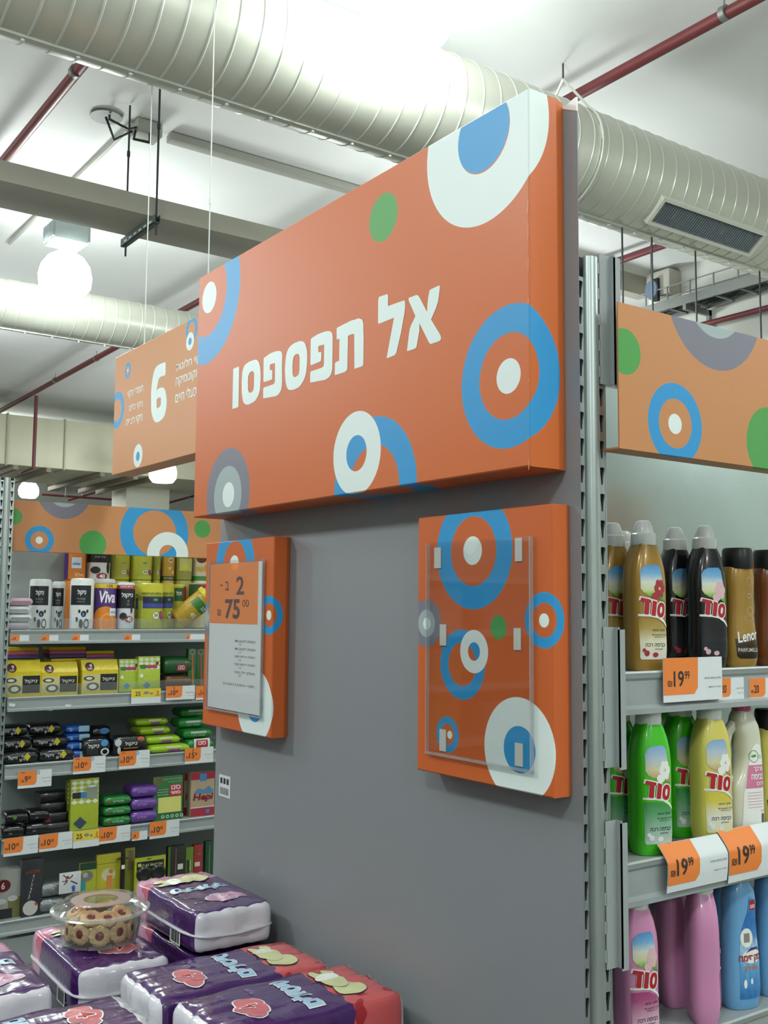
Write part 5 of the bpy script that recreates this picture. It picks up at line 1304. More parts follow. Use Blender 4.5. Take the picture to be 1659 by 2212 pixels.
# second tier: stands on the back row
ybk = [('x', 0, 0)]
zt = D + .245
for k, (x0, x1, bd, bands, lab) in enumerate(((478, 640, 'd98030', [('purple_side', rect(-1.5, -.7, .05, 1), '4e2a72'), ('white_badge', rect(-.35, .6, .45, .85), 'd6e2ee'), ('badge_lettering', TT('white', .10, .1, .62, .02, .7), '3f76b4'), ('logo', TT('Viva', .14, .4, .22, .02, .9, .1), 'f0c890')], 'orange roll of the upper tier under the left header'),
        (645, 822, 'dfe1e0', [('black_top', rect(-1.4, 1.4, .66, 1), '1c1d20'), ('small_print', TT(he('סופר סופג'), .06, .1, .86, .01, .9), 'c0c4c6'), ('doodle', join2d(disc(-.3, .38, .45, .13, 14), disc(.9, .5, .2, .25, 10)), '26282c'), ('red_oval', disc(.3, .16, .5, .12, 16), '8a2630'), ('oval_lettering', TT('40', .15, .3, .16, .03, .5), 'f0eaea')], 'black and white roll of the upper tier with oval 40'),
        (826, 968, 'a9a93a', grn[5:], 'yellow green roll of the upper tier, left of three'),
        (965, 1132, 'bfc242', grn[5:], 'yellow green roll of the upper tier marked 36, middle of three'),
        (1138, 1198, 'a9a93a', grn[5:], 'yellow green roll of the upper tier, right of three'),
        (1206, 1302, 'c39a3c', org, 'amber canister of the upper tier marked 40'),
        (1300, 1432, '9a9c4a', [('pale_label', rect(-.5, 1.2, .35, .8), 'c4cc7a'), ('leaf', disc(.2, .5, .4, .1, 12), 'd8d84a'), ('cap_band', rect(-1.4, 1.4, .85, 1), 'b8c6b4')], 'olive jar of the upper tier with pale label'),
        (1430, 1560, 'ded8c6', [('brown_top', disc(.0, .80, .6, .16, 16), '6a3f22'), ('coins', join2d(disc(-.4, .42, .2, .1, 12), disc(.0, .4, .2, .1, 12), disc(.45, .45, .22, .12, 12)), 'd8b24a'), ('green_base', rect(-1.4, 1.4, .0, .16), '3f8a3a')], 'white and brown canister of the upper tier with green base'))):
    X = xb
    y0, y1, z0, z1 = ra(KA, x0, 470, x1, 672, X)
    yc, rr = (y0 + y1) / 2, (y1 - y0) * .47
    b = thing('paper_roll', 'hidden lower roll, under the ' + lab.replace(' of the upper tier', ''), 'paper roll', (X, yc, D), 0, 'paper rolls on the top left shelf')
    build('wrapped_roll', MB().lathe([(0, 0), (rr * .97, .0), (rr, .012), (rr, z0 - D - .012), (rr * .97, z0 - D), (0, z0 - D)], 24), film(bd, .3), b)
    h = 2.02 - z0 + .10
    t = thing('paper_roll', lab, 'paper roll', (X, yc, z0), -.3, 'paper rolls on the top left shelf')
    build('wrapped_roll', MB().lathe([(0, 0), (rr * .8, 0), (rr * .97, .005), (rr, .014), (rr, h - .012), (rr * .95, h), (0, h)], 28), film(bd, .3), t)
    hv = z1 - z0
    for j, (nm, shp, hx) in enumerate(bands):
        print2d(nm, shp, (lambda off: (lambda u, v: V(((rr + off) * math.cos(u), (rr + off) * math.sin(u), v * hv))))(.0007 + .0004 * j), col(hx), t, (.25, 9))
# tilted roll
c0 = at(1368 * KS, 1060 + 955 * KS, 'X', xg + .01)
R_ = .060
t = thing('paper_roll', 'yellow canister tipped over on the shelf, its round lid facing right', 'paper roll', (xg + .0, c0.y, D + .070), 0, 'paper rolls on the top left shelf', rot=(math.radians(-42), math.radians(28), 0))
build('wrapped_roll', MB().lathe([(0, -.03), (R_ * .9, -.03), (R_, -.02), (R_, .16), (0, .16)], 28), film('bf9f32', .3), t)
build('lid', MB().lathe([(0, .161), (R_ * 1.05, .161), (R_ * 1.08, .166), (R_ * 1.08, .182), (R_ * .98, .188), (R_ * .3, .184), (R_ * .26, .178), (0, .178)], 28), col('dccf2c', .3), t)
build('lid_hole', MB().lathe([(0, .1785), (R_ * .25, .1785), (R_ * .25, .1795), (0, .1795)], 16), col('4a5a6a'), t)
print2d('green_label', rect(-1.2, 1.9, .085, .14), lambda u, v: V(((R_ + .001) * math.cos(u), (R_ + .001) * math.sin(u), v)), col('3f7a34'), t, (.25, 9))
print2d('label_lettering', text2d(he('סנו'), .022, .2, .113, .02, width=.6), lambda u, v: V(((R_ + .0015) * math.cos(u), (R_ + .0015) * math.sin(u), v)), col('e0e8d8'), t, (.25, 9))
print2d('number', text2d('40', .03, -.1, .05, .02, width=.6), lambda u, v: V(((R_ + .001) * math.cos(u), (R_ + .001) * math.sin(u), v)), col('e8e0c0'), t, (.25, 9))

# --- soft packs
def soft(name, label, cat, X, y0, y1, z0, h, depth, mat, prints=(), group=None, rotz=0.0, rot=None, along='Y', crimp=.10):
    """film bag, long side along Y (or X), flattened crimped ends; origin at base centre"""
    w = y1 - y0
    t = thing(name, label, cat, (X, (y0 + y1) / 2, z0), rotz, group, rot=rot)
    rings = []
    Lg, Wd = (w, depth) if along == 'Y' else (depth, w)
    for f, s in ((-.5, .22), (-.488, .40), (-.465, .80), (-.41, .96), (-.2, 1.0), (0, .97), (.2, 1.0), (.41, .96), (.465, .80), (.488, .40), (.5, .22)):
        r_ = []
        for k in range(14):
            a = 2 * PI * k / 14
            c, s_ = math.cos(a), math.sin(a)
            p_ = math.copysign(abs(c) ** .55, c) * Wd / 2 * (.94 + .06 * s)
            q_ = h / 2 + math.copysign(abs(s_) ** .6, s_) * h / 2 * s
            r_.append((p_, f * Lg, q_) if along == 'Y' else (f * Lg, p_, q_))
        rings.append(r_)
    build('bag', MB().loft(rings), mat, t, fix=True, smooth=60)
    fx = depth / 2
    for k, (nm, shp, hx) in enumerate(prints):
        print2d(nm, shp, lambda u, v: V((fx * .985 + .0012 + .0005 * k - .35 * fx * max(0, abs(v / h - .5) - .3), u * w, v)), col(hx), t, (.08, h * .2))
    return t
def P(nm, s, hx):
    return (nm, s, hx)

# flat white packs at the far left of the top shelf
y0, y1, z0, z1 = ra(KA, 20, 845, 215, 1035, xg)
for k in range(4):
    h = .041
    soft('napkin_pack', 'flat white napkin pack at far left of top shelf, %s' % ('lowest of four', 'second from the bottom', 'third from the bottom', 'topmost with pink print')[k], 'napkins', xg, y0 + .008 * (k % 2), y1 - .012 * ((k + 1) % 2), D + k * h, h, .13, film(('d9cdd4', 'dfe4e2', 'dadfe0', 'cdb3bd')[k], .25),
         [P('stripe', rect(-.38, .38, h * .35, h * .6), ('c8b0c0', '8a979a', '9aa6a8', 'a87a90')[k])], 'flat white napkin packs')

# yellow sponge boxes
D2 = LD[1]
XB = LX - .10
for lab, box in (('yellow box of nine sponges at the left end of the shelf', (25, 1270, 310, 1540)), ('yellow box of nine sponges in the middle of three', (306, 1280, 585, 1530)), ('yellow box of nine sponges beside the green chequered boxes', (610, 1262, 886, 1522))):
    y0, y1, z0, z1 = ra(KA, *box, LX - .035)
    w, h, d = y1 - y0, z1 - D2, .11
    t = thing('sponge_box', lab, 'box', (LX - .035 - d, y0, D2), 0, 'yellow sponge boxes')
    build('carton', MB().box(0, d, .002, w - .002, 0, h * .70).add([(d, .002, h * .70), (d, w - .002, h * .70), (d * .72, w - .002, h), (d * .72, .002, h), (0, .002, h * .70), (0, w - .002, h * .70), (0, w - .002, h), (0, .002, h)],
          [(0, 1, 2, 3), (3, 2, 6, 7), (0, 3, 7, 4), (1, 5, 6, 2), (4, 7, 6, 5)]), film('d9c42c', .3), t, fix=True, smooth=0)
    fm = lambda off: (lambda u, v: V((d + off - max(0, v / h - .70) / .30 * d * .28, u * w, v)))
    print2d('cream_panel', rect(.04, .96, h * .10, h * .58), fm(.0007), col('cfc58a'), t, (9, h * .1))
    print2d('black_panel', rect(.50, .96, h * .10, h * .58), fm(.0011), col('1e1f20'), t, (9, h * .1))
    print2d('logo', text2d(he('ניקול'), h * .13, .72, h * .42, .02, width=.34, shear=.2), fm(.0016), col('d8d8c8'), t)
    pk = ring2d(0, 0, .6, 1, 18)
    print2d('dish_pictures', join2d(*[MB().add([(cx + x * rx, cy + y * ry, 0) for x, y, _ in pk.v], pk.f) for cx, cy, rx, ry in ((.20, h * .46, .15, h * .07), (.30, h * .22, .17, h * .12))]), fm(.0013), col('4a4c3c'), t)
    print2d('dish_centres', join2d(disc(.20, h * .46, .08, h * .035, 12), disc(.30, h * .22, .10, h * .07, 12)), fm(.0013), col('e6e6da'), t)
    print2d('number_disc', disc(.22, h * .80, .125, h * .125, 20), fm(.0010), col('4a1c1c'), t, (9, h * .06))
    print2d('number', text2d('9', h * .10, .25, h * .825, .03, width=.07), fm(.0016), col('ece4dc'), t)
    print2d('small_print', join2d(rect(.15, .29, h * .745, h * .76), rect(.17, .27, h * .72, h * .735)), fm(.0015), col('d0b8a8'), t)
# layered sponge packs stacked behind
for si, (x0, x1, yt, lab) in enumerate(((36, 262, 1160, 'left'), (345, 610, 1155, 'middle'), (615, 822, 1185, 'right'))):
    X = LX - .225
    y0, y1, z0, z1 = ra(KA, x0, yt, x1, 1275, X)
    nn = 4
    ph = (z1 - D2) / nn
    for k in range(nn):
        t = thing('sponge_pack', 'three-layer coloured sponge pack, %s of the %s stack behind the yellow boxes' % (('lowest', 'second from the bottom', 'second from the top', 'topmost')[k], lab), 'sponge', (X, (y0 + y1) / 2 + (.01 if k == 2 else 0), D2 + k * ph), 0, 'layered sponge packs')
        ly = (ph - .004) / 3
        for j, hx in enumerate(('5a4a8e', 'c0607a', 'd8bc2e')):
            build('sponge', MB().box(-.06, .06, -(y1 - y0) / 2, (y1 - y0) / 2, j * ly, (j + 1) * ly - .0012), M('sponge_' + hx, hx, .8, var=.12, scale=120, bump=.3), t, bevel=.003)

def carton(name, label, cat, K, box, X, D, d, hx, prints, group=None, lean=0.0, rough=.35, top=None):
    y0, y1, z0, z1 = ra(K, *box, X)
    w, h = y1 - y0, z1 - D
    t = thing(name, label, cat, (X - d, (y0 + y1) / 2, D), 0, group, rot=(0, lean, 0) if lean else None)
    build('carton' if d > .012 else 'card', MB().box(0, d, -w / 2, w / 2, 0, h), film(hx, rough), t, bevel=.0015)
    for k, (nm, shp, hx_) in enumerate(prints):
        print2d(nm, shp, (lambda off: (lambda u, v: V((d + off, (u - .5) * w, v * h))))(.0006 + .0004 * k), col(hx_), t)
    return t
def chk(v0, v1, nu, nv):
    g = []
    for a in range(nu):
        for b in range(nv):
            cu, cv = (a + .5) / nu, v0 + (v1 - v0) * (b + .5) / nv
            hu, hv = .5 / nu, (v1 - v0) * .5 / nv
            g.append(shape([(cu - hu, cv), (cu, cv - hv), (cu + hu, cv), (cu, cv + hv)]))
    return join2d(*g)
lime = [('chequer', chk(.62, .97, 4, 3), 'e2e8d4'), ('magenta_band', rect(.34, .86, .66, .75), 'b03a72'), ('green_mark', rect(.06, .34, .65, .76), '3f7a34'), ('red_dot', disc(.86, .80, .07, .05, 12), '7a2436'), ('white_dot', disc(.14, .45, .08, .06, 12), 'e8ece0'), ('blue_diamond', shape([(.38, .08), (.56, .18), (.38, .28), (.20, .18)]), '4a86b8')]
carton('scourer_box', 'green chequered box with blue diamond, left of the pair', 'box', KA, (892, 1260, 1040, 1510), LX - .05, D2, .05, 'b3c63e', lime, 'green chequered boxes', lean=-.05)
carton('scourer_box', 'green chequered box with blue diamond, right and nearer of the pair', 'box', KA, (1036, 1240, 1198, 1500), LX - .03, D2, .05, 'b3c63e', lime, 'green chequered boxes', lean=-.05)
gp = [P('leaf_print', rect(-.4, .0, .012, .03), '3f8f4a')]
for k, (lab, box, hh, hx, prn) in enumerate((
        ('dark green sponge pack with red mark, upper one by the orange ticket', (1190, 1230, 1400, 1370), .10, '1f5a2c', [('red_mark', shape([(-.08, .02), (.26, .02), (.30, .055), (-.02, .055)]), '9a2a30'), ('lettering', text2d(he('סנו'), .022, .11, .038, .02, width=.22), 'e4dada')]),
        ('dull brown sponge pack lying under the dark green one', (1195, 1395, 1400, 1500), .085, '4a3a22', [('orange_stripe', rect(-.42, .42, .055, .062), 'b86a34')]))):
    y0, y1, z0, z1 = ra(KA, *box, LX - .12)
    soft('sponge_pack', lab, 'sponge', LX - .12, y0, y1, D2 + (.0855 if k == 0 else 0), hh, .13, film(hx, .3), prn, 'dark sponge packs')
for k, (x0, x1, hx, sx, lab) in enumerate(((1405, 1462, '2f6a34', 'b8643c', 'left'), (1464, 1530, '2f6a34', 'a8564a', 'right'))):
    carton('cloth_sachet', 'narrow upright green cloth sachet with orange stripe, %s of two' % lab, 'cloth', KA, (x0, 1180, x1, 1500), LX - .06 - .03 * k, D2, .035, hx,
           [('stripe', shape([(.55, .0), (.8, .0), (.6, .86), (.4, .86)]), sx), ('round_mark', ring2d(.5, .92, .2, .32, 16, .25), '9a8a88')], 'upright cloth sachets')

# third shelf
D3 = LD[2]
XF3 = LX - .085
dia = lambda cu, cv, s, h: shape([(cu - s, cv), (cu, cv - h), (cu + s, cv), (cu, cv + h)])
rows = (((-10, 262, 440, 532), (265, 528, 435, 525)), ((-20, 212, 345, 440), (216, 480, 335, 440)), ((-60, 186, 250, 340), (190, 432, 245, 330)))
names = (('bottom row left', 'bottom row right'), ('middle row left', 'middle row right'), ('top row left', 'top row right'))
for r_, row in enumerate(rows):
    for c_, (x0, x1, yt, yb) in enumerate(row):
        X = XF3 - .035 * r_
        y0, y1, _, _ = ra(KB, x0, yt, x1, yb, X)
        hh = .062
        soft('bag_roll_pack', 'black bag pack with yellow diamond, %s of the stack at far left' % names[r_][c_], 'bag pack', X, y0 + .002, y1 - .002, D3 + r_ * hh, hh, .12, film('16171a', .2),
             [('yellow_diamond', dia(.18, hh * .52, .10, hh * .33), 'c6bb2e'), ('chequer', join2d(dia(.05, hh * .62, .05, hh * .14), dia(.10, hh * .38, .05, hh * .14)), '8a8c86'), ('logo', text2d(he('ניקול'), hh * .30, -.22, hh * .5, .02, width=.26, shear=.2), 'cfd2d0'), ('number', text2d('50', hh * .22, .0, hh * .30, .01, width=.07), 'd8d8d0')], 'black bag packs with yellow diamonds')
for k in range(4):
    X = XF3 - .02 - .015 * k
    y0, y1, _, _ = ra(KB, 482 - 6 * k, 260, 655 - 4 * k, 470, X)
    soft('bag_roll_pack', 'blue bag pack, %s of four stacked beside the black packs' % ('lowest', 'second from the bottom', 'third from the bottom', 'topmost')[k], 'bag pack', X, y0, y1, D3 + k * .042, .042, .11, film('2458a8', .2),
         [('pale_label', rect(.02, .46, .006, .036), '9cc4d4'), ('spot', disc(-.3, .02, .07, .010, 10), '6a9ad8')], 'blue bag packs')
for k, (x0, x1, lab, prn) in enumerate(((592, 800, 'black pack with white script in front of the blue ovals', [('white_label', rect(-.38, .05, .02, .075), '24262a'), ('logo', text2d(he('ניקול'), .026, -.12, .06, .02, width=.42, shear=.2), 'e2e4e4'), ('blue_oval', disc(.28, .075, .14, .018, 14), '4a92c8'), ('white_swirl', ring2d(.30, .03, .10, .16, 16, .12), 'd0d4d8')]),
                               (815, 1076, 'black and white pack with an orange oval', [('white_swirls', join2d(disc(-.36, .07, .10, .02, 12), disc(-.33, .03, .05, .02, 10)), 'c8ccce'), ('logo', text2d(he('ניקול'), .024, .02, .060, .02, width=.36, shear=.2), 'e2e4e4'), ('orange_line', rect(-.2, .22, .036, .041), 'b8783c'), ('orange_oval', disc(.30, .085, .11, .011, 14), 'c8643c')]))):
    X = XF3 + .005
    y0, y1, _, _ = ra(KB, x0, 330, x1, 470, X)
    soft('bag_roll_pack', lab, 'bag pack', X, y0 + .003, y1 - .003, D3, .105, .10, film('17181b', .2), prn, 'black branded packs')
for k in range(2):
    X = XF3 - .11
    y0, y1, _, _ = ra(KB, 665, 260, 800, 400, X)
    soft('bag_roll_pack', 'black pack with bright blue oval, %s of two behind the script pack' % ('lower', 'upper')[k], 'bag pack', X, y0, y1, D3 + .075 * k, .075, .10, film('17181b', .2), [('blue_oval', disc(.15, .048, .26, .016, 14), '3f8ac8')], 'black packs with blue ovals')
for k, (x0, x1) in enumerate(((1085, 1378), (1050, 1305), (1005, 1232), (972, 1212))):
    X = XF3 + .01 - .05 * k
    y0, y1, _, _ = ra(KB, x0, 230, x1, 440, X)
    soft('wipes_pack', 'lime green wipes pack with pale strip, %s of the four' % ('lowest and nearest', 'second from the bottom', 'third from the bottom', 'topmost')[k], 'wipes', X, y0, y1, D3 + .044 * k, .044, .15, film('9cbf22', .22),
         [('pale_strip', rect(-.12, .28, .026, .037), 'd4dcb0'), ('purple_patch', rect(-.05, .25, .006, .020), '7a4a78')], 'lime wipes packs')
for k, (x0, x1) in enumerate(((1372, 1560), (1335, 1545), (1300, 1500), (1310, 1530))):
    X = XF3 - .02 - .035 * k
    y0, y1, _, _ = ra(KB, x0, 170, x1, 400, X)
    pp = [('white_strip', rect(-.25, .3, .030, .042), 'd4dcd4'), ('lettering', text2d(he('מגבוני ריצוף'), .012, .0, .018, .01, width=.5), 'b0c8b0')]
    if k == 0:
        pp = [('white_frame', rect(-.28, .34, .004, .060, .0), 'e2e6e2'), ('red_square', rect(-.2, .26, .010, .054), 'b02c38'), ('lettering', text2d(he('סנו'), .020, .03, .036, .03, width=.30), 'f0e6e6')]
    soft('wipes_pack', 'green wipes pack, %s of the pile by the grey panel' % ('lowest with red square', 'second from the bottom', 'third from the bottom', 'topmost')[k], 'wipes', X, y0, y1, D3 + .056 * k, .056, .13, film('2a8a3c', .22), pp, 'green wipes packs')

# fourth shelf
D4 = LD[3]
blk = [(-10, 160, 0, .060), (165, 335, 0, .060), (10, 190, 1, .060), (185, 345, 1, .060)]
for k, (x0, x1, lv, hh) in enumerate(blk):
    X = LX - .09 - .02 * lv
    y0, y1, _, _ = ra(KB, x0, 850, x1, 1070, X)
    soft('glove_pack', 'crumpled black glove pack in the dark heap at far left, %s' % ('bottom left', 'bottom right', 'upper left', 'upper right')[k], 'gloves', X, y0 + .003, y1 - .003, D4 + lv * .061, hh, .12, film('131416', .16),
         [('green_mark', disc(-.1, .035, .09, .010, 10), '5a8a3a')] if k == 2 else [('pale_mark', rect(-.2, -.05, .02, .026), '6a6c70')], 'black glove packs')
y0, y1, _, _ = ra(KB, 345, 850, 590, 960, LX - .09)
for k in range(4):
    carton('glove_box', 'flat black glove box, %s of the stack left of the lime card' % ('lowest', 'second from the bottom', 'third from the bottom', 'topmost')[k], 'gloves', KB, (335 - 12 * k, 740, 575 - 22 * k, 1040), LX - .045 - .03 * k, D4, .10, '1a1a1c', [], 'flat black glove boxes')
_fb = [o for o in COL.objects if o.name.startswith('glove_box')]
for k, o in enumerate(_fb):
    hb = .046
    ch = o.children[0]
    zt_ = max(v.co.z for v in ch.data.vertices)
    for v in ch.data.vertices:
        v.co.z *= hb / zt_
    o.location.z = D4 + k * hb
    wv = max(v.co.y for v in ch.data.vertices)
    print2d('red_triangle' if k == 1 else 'stripe', shape([(-wv * .9, .004), (-wv * .45, .004), (-wv * .7, .040)]) if k == 1 else rect(-wv * .8, wv * .2, .028, .032), lambda u, v: V((.1008, u, v)), col('7a2a22' if k == 1 else '4a4c50'), o)
limeb = [('chequer', chk(.50, .97, 4, 5), 'e0e6d2'), ('dark_band', rect(.05, .35, .62, .74), '2a2c2e'), ('blue_band', rect(.35, .72, .62, .74), '4a82b8'), ('can_picture', join2d(rect(.56, .95, .60, .84), disc(.75, .84, .2, .03, 14)), '8f9a8c'), ('can_top', disc(.74, .84, .17, .022, 14), 'dfe6dc'), ('diamond', shape([(.10, .14), (.34, .02), (.58, .14), (.34, .26)]), '3a4a5e')]
carton('scourer_box', 'tall lime card pack with chequers, can picture and dark diamond', 'box', KB, (530, 632, 738, 1030), LX - .03, D4, .035, 'a9b832', limeb, lean=-.03)
carton('scourer_box', 'second tall lime pack just behind the first', 'box', KB, (500, 640, 600, 1030), LX - .10, D4, .035, '8f9c2e', limeb[:1], lean=-.0)
for k in range(3):
    X = LX - .09
    y0, y1, _, _ = ra(KB, 742, 760, 945, 1005, X)
    soft('cloth_bag', 'green cloth bag, %s of three beside the purple bags' % ('lowest', 'middle', 'topmost')[k], 'cloth', X, y0 + .002, y1 - .002, D4 + .052 * k, .052, .14, film('1f7a34', .2), [('lettering', text2d(he('מטלית'), .012, .0, .026, .01, width=.4), 'b8d0b8'), ('red_dot', disc(-.34, .03, .04, .008, 8), 'b84a38')], 'green cloth bags')
    y0, y1, _, _ = ra(KB, 940, 760, 1140, 1010, X)
    soft('cloth_bag', 'purple cloth bag, %s of three beside the green card' % ('lowest', 'middle', 'topmost')[k], 'cloth', X, y0 + .003, y1 - .003, D4 + .066 * k, .066, .14, film('6a4398', .2), [('lettering', text2d(he('מטלית'), .014, -.1, .034, .01, width=.35), 'a890c4')], 'purple cloth bags')
sc = [('red_circle', ring2d(.15, .90, .08, .12, 18, .75), 'b8443c'), ('lettering', join2d(text2d(he('מטלית רצפה יבשה'), .026, .95, .93, .01, width=.62, align='R'), text2d(he('לניקוי מושלם'), .024, .95, .86, .01, width=.45, align='R')), 'cfe0cf'), ('red_square', rect(.55, .97, .53, .80), 'b8313c'),
      ('square_lettering', join2d(text2d(he('סנו'), .10, .76, .73, .03, width=.32), text2d(he('סושי'), .07, .76, .61, .03, width=.32)), 'f0e6e6'), ('small_print', join2d(*[text2d(he(s), .022, .50, .70 - .06 * k, .01, width=.36, align='R') for k, s in enumerate(('מטליות כותנה', 'סופגות', 'במיוחד'))]), 'cfe0cf'), ('yellow_note', rect(.16, .94, .17, .52), 'd8d878'), ('round_marks', join2d(*[ring2d(.32 + .16 * k, .08, .03, .055, 14, .7) for k in range(5)]), 'd0d8d0')]
carton('mop_cloth_card', 'green hanging card with red square and yellow note', 'cloth', KB, (1146, 612, 1366, 960), LX - .035, D4, .02, '2f7a3a', sc, lean=-.04)
hepi = [('red_top', rect(0, 1, .84, 1.0), 'b02c38'), ('blue_peak', rect(.36, .66, .80, .97), '4a8ac8'), ('blue_cloud', shape([(.1, .52), (.3, .64), (.55, .6), (.75, .68), (.97, .56), (.9, .5)]), '5a8ab0'), ('red_base', rect(0, 1, 0, .19), 'a83040'), ('base_line', rect(0, 1, .19, .215), 'd8d4cc'), ('blue_dot', disc(.72, .10, .09, .05, 12), '4a80c0'), ('logo', text2d('Hepi', .20, .52, .42, .03, width=.86, shear=.15), '8a1c2c')]
carton('powder_box', 'beige and red box behind, left of the two lettered boxes by the panel', 'box', KB, (1372, 592, 1490, 948), LX - .11, D4, .05, 'b8a284', hepi, 'beige and red powder boxes')
carton('powder_box', 'beige and red lettered box in front beside the grey panel', 'box', KB, (1424, 582, 1600, 945), LX - .04, D4, .05, 'b8a284', hepi, 'beige and red powder boxes')

# fifth shelf
D5 = LD[4]
y0, y1, z0, z1 = ra(KC, -60, 270, 160, 640, LX - .10)
t = carton('scourer_bag', 'pale grey scourer bag with a dark red number 6 disc', 'scourer', KC, (-60, 275, 160, 640), LX - .06, D5, .07, 'a9aba4', [('olive_patch', rect(.55, 1, .0, .42), '7c7a4a'), ('dark_base', rect(0, .7, .0, .2), '2c2e30'), ('red_disc', disc(.36, .68, .26, .13, 20), '6a1c24'), ('number', text2d('6', .14, .36, .68, .02, width=.12), 'e6dede'), ('steel_swirls', join2d(disc(.3, .36, .2, .06, 12), disc(.7, .4, .18, .06, 12)), 'c8cac8')])
t = carton('scourer_bag', 'dark hanging bag with red lettering and a white scourer inside', 'scourer', KC, (166, 200, 322, 600), LX - .03, D5, .045, '2c2e32', [('red_lettering', text2d(he('מבצע'), .05, .48, .78, .02, width=.7), 'b03a30'), ('script', rot2(text2d(he('ניקול'), .08, .45, .50, .02, width=.5), 62, .45, .5), 'c8ccc8'), ('white_scourer', disc(.42, .14, .36, .13, 18), 'c4c0b8'), ('red_dot', disc(.68, .2, .07, .03, 10), 'a85a4a')], lean=-.04)
for k, (x0, x1, yb, yt, z_, lab) in enumerate(((268, 450, 600, 520, 0, 'lower'), (282, 452, 520, 425, 1, 'upper'))):
    y0, y1, _, _ = ra(KC, x0, yt, x1, yb, LX - .09)
    soft('steel_wool', 'silver steel wool scourer, %s of the pile beside the dark bag' % lab, 'scourer', LX - .09, y0, y1, D5 + .075 * z_, .075, .13, M('steel_wool', '8f9496', .35, metal=.6, var=.5, scale=90, bump=1.0), (), 'steel wool scourers')
carton('picture_card', 'white card with small red and blue figures among the scourers', 'card', KC, (442, 290, 603, 448), LX - .005, at(520 * KS, 1800 + 448 * KS, 'X', LX).z, .003, 'd6dadc', [('red_figure', join2d(disc(.38, .76, .08, .08, 10), rect(.30, .36, .5, .7), rect(.12, .34, .58, .62)), 'a8443c'), ('dark_limbs', join2d(shape([(.15, .9), (.19, .92), (.36, .74), (.32, .72)]), shape([(.5, .56), (.54, .6), (.86, .42), (.84, .36)]), shape([(.44, .7), (.6, .86), (.64, .82), (.47, .66)]), shape([(.2, .45), (.24, .42), (.42, .6), (.38, .63)])), '4a4c54'), ('blue_figure', join2d(disc(.66, .26, .09, .09, 10), rect(.60, .74, .05, .2)), '3a68b0')])
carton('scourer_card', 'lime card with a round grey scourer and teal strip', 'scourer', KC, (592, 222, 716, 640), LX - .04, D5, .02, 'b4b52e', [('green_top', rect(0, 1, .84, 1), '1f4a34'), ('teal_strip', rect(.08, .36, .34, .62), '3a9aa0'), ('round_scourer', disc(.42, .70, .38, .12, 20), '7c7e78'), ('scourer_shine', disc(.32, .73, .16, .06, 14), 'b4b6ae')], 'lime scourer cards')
carton('scourer_card', 'yellow card showing a white brush with orange handle', 'scourer', KC, (718, 155, 895, 640), LX - .05, D5, .02, 'c3bd30', [('fold_line', rect(.0, .9, .80, .815), '9a9626'), ('white_brush', disc(.50, .58, .30, .13, 20), 'd8d4a8'), ('orange_handle', join2d(rect(.42, .66, .28, .56), disc(.6, .64, .10, .05, 12)), 'd88a44')], 'lime scourer cards')
carton('scourer_card', 'tall olive card behind the whisk brush', 'scourer', KC, (930, 110, 1002, 640), LX - .07, D5, .02, '8a8c34', [('brown_speckle', rect(.3, .8, .55, .95), '7a6a4a')], 'lime scourer cards')
q = ra(KC, 862, 190, 930, 640, LX - .045)
t = thing('dish_brush', 'black wire headed dish brush standing between the lime cards', 'brush', (LX - .025, (q[0] + q[1]) / 2, D5))
build('handle', MB().tube([(0, 0, 0), (0, 0, .16), (0, .004, .24)], [.010, .011, .008], 10), m_capk, t)
hb = q[3] - D5
for k in range(7):
    a = (k - 3) * .22
    build('wire', MB().tube([(0, .004, .235), (.01 * (k % 2), .02 * math.sin(a) * 1.4, .235 + (hb - .235) * .55), (.0, .055 * math.sin(a), hb)], .0022, 6), M('brush_wire', '3c3e3c', .5, metal=.4), t)
build('price_dot', MB().box(.010, .0115, -.008, .010, .17, .19), m_pw, t)
carton('scourer_card', 'lime and black card with two dark round scourers', 'scourer', KC, (1002, 175, 1232, 640), LX - .03, D5, .012, 'b0b62c', [('black_panel', rect(.06, .94, .70, .90), '1c1e1c'), ('lettering', text2d('CLAT SILICON', .055, .55, .80, .02, width=.68), 'd8dc9a'), ('small_mark', rect(.10, .20, .78, .86), 'c8cc50'), ('hanger_hole', disc(.45, .955, .08, .012, 12), '26281c'), ('pale_panel', rect(.06, .94, .2, .68), 'c6ca6a')], 'lime scourer cards')
tc_ = [o for o in COL.objects if o.name.startswith('scourer_card')][-1]
q = ra(KC, 1002, 175, 1232, 640, LX - .03)
wq, hq = q[1] - q[0], q[3] - D5
for u in (.29, .74):
    build('steel_disc', MB().loft([[(.0125 + w_, (u - .5) * wq + r_ * math.cos(2 * PI * k / 20), hq * .595 + r_ * math.sin(2 * PI * k / 20)) for k in range(20)] for r_, w_ in ((.042, 0), (.042, .008), (.03, .014), (.014, .010))]), M('dark_steel', '3a3c3a', .25, metal=.7, var=.3, scale=60), tc_)
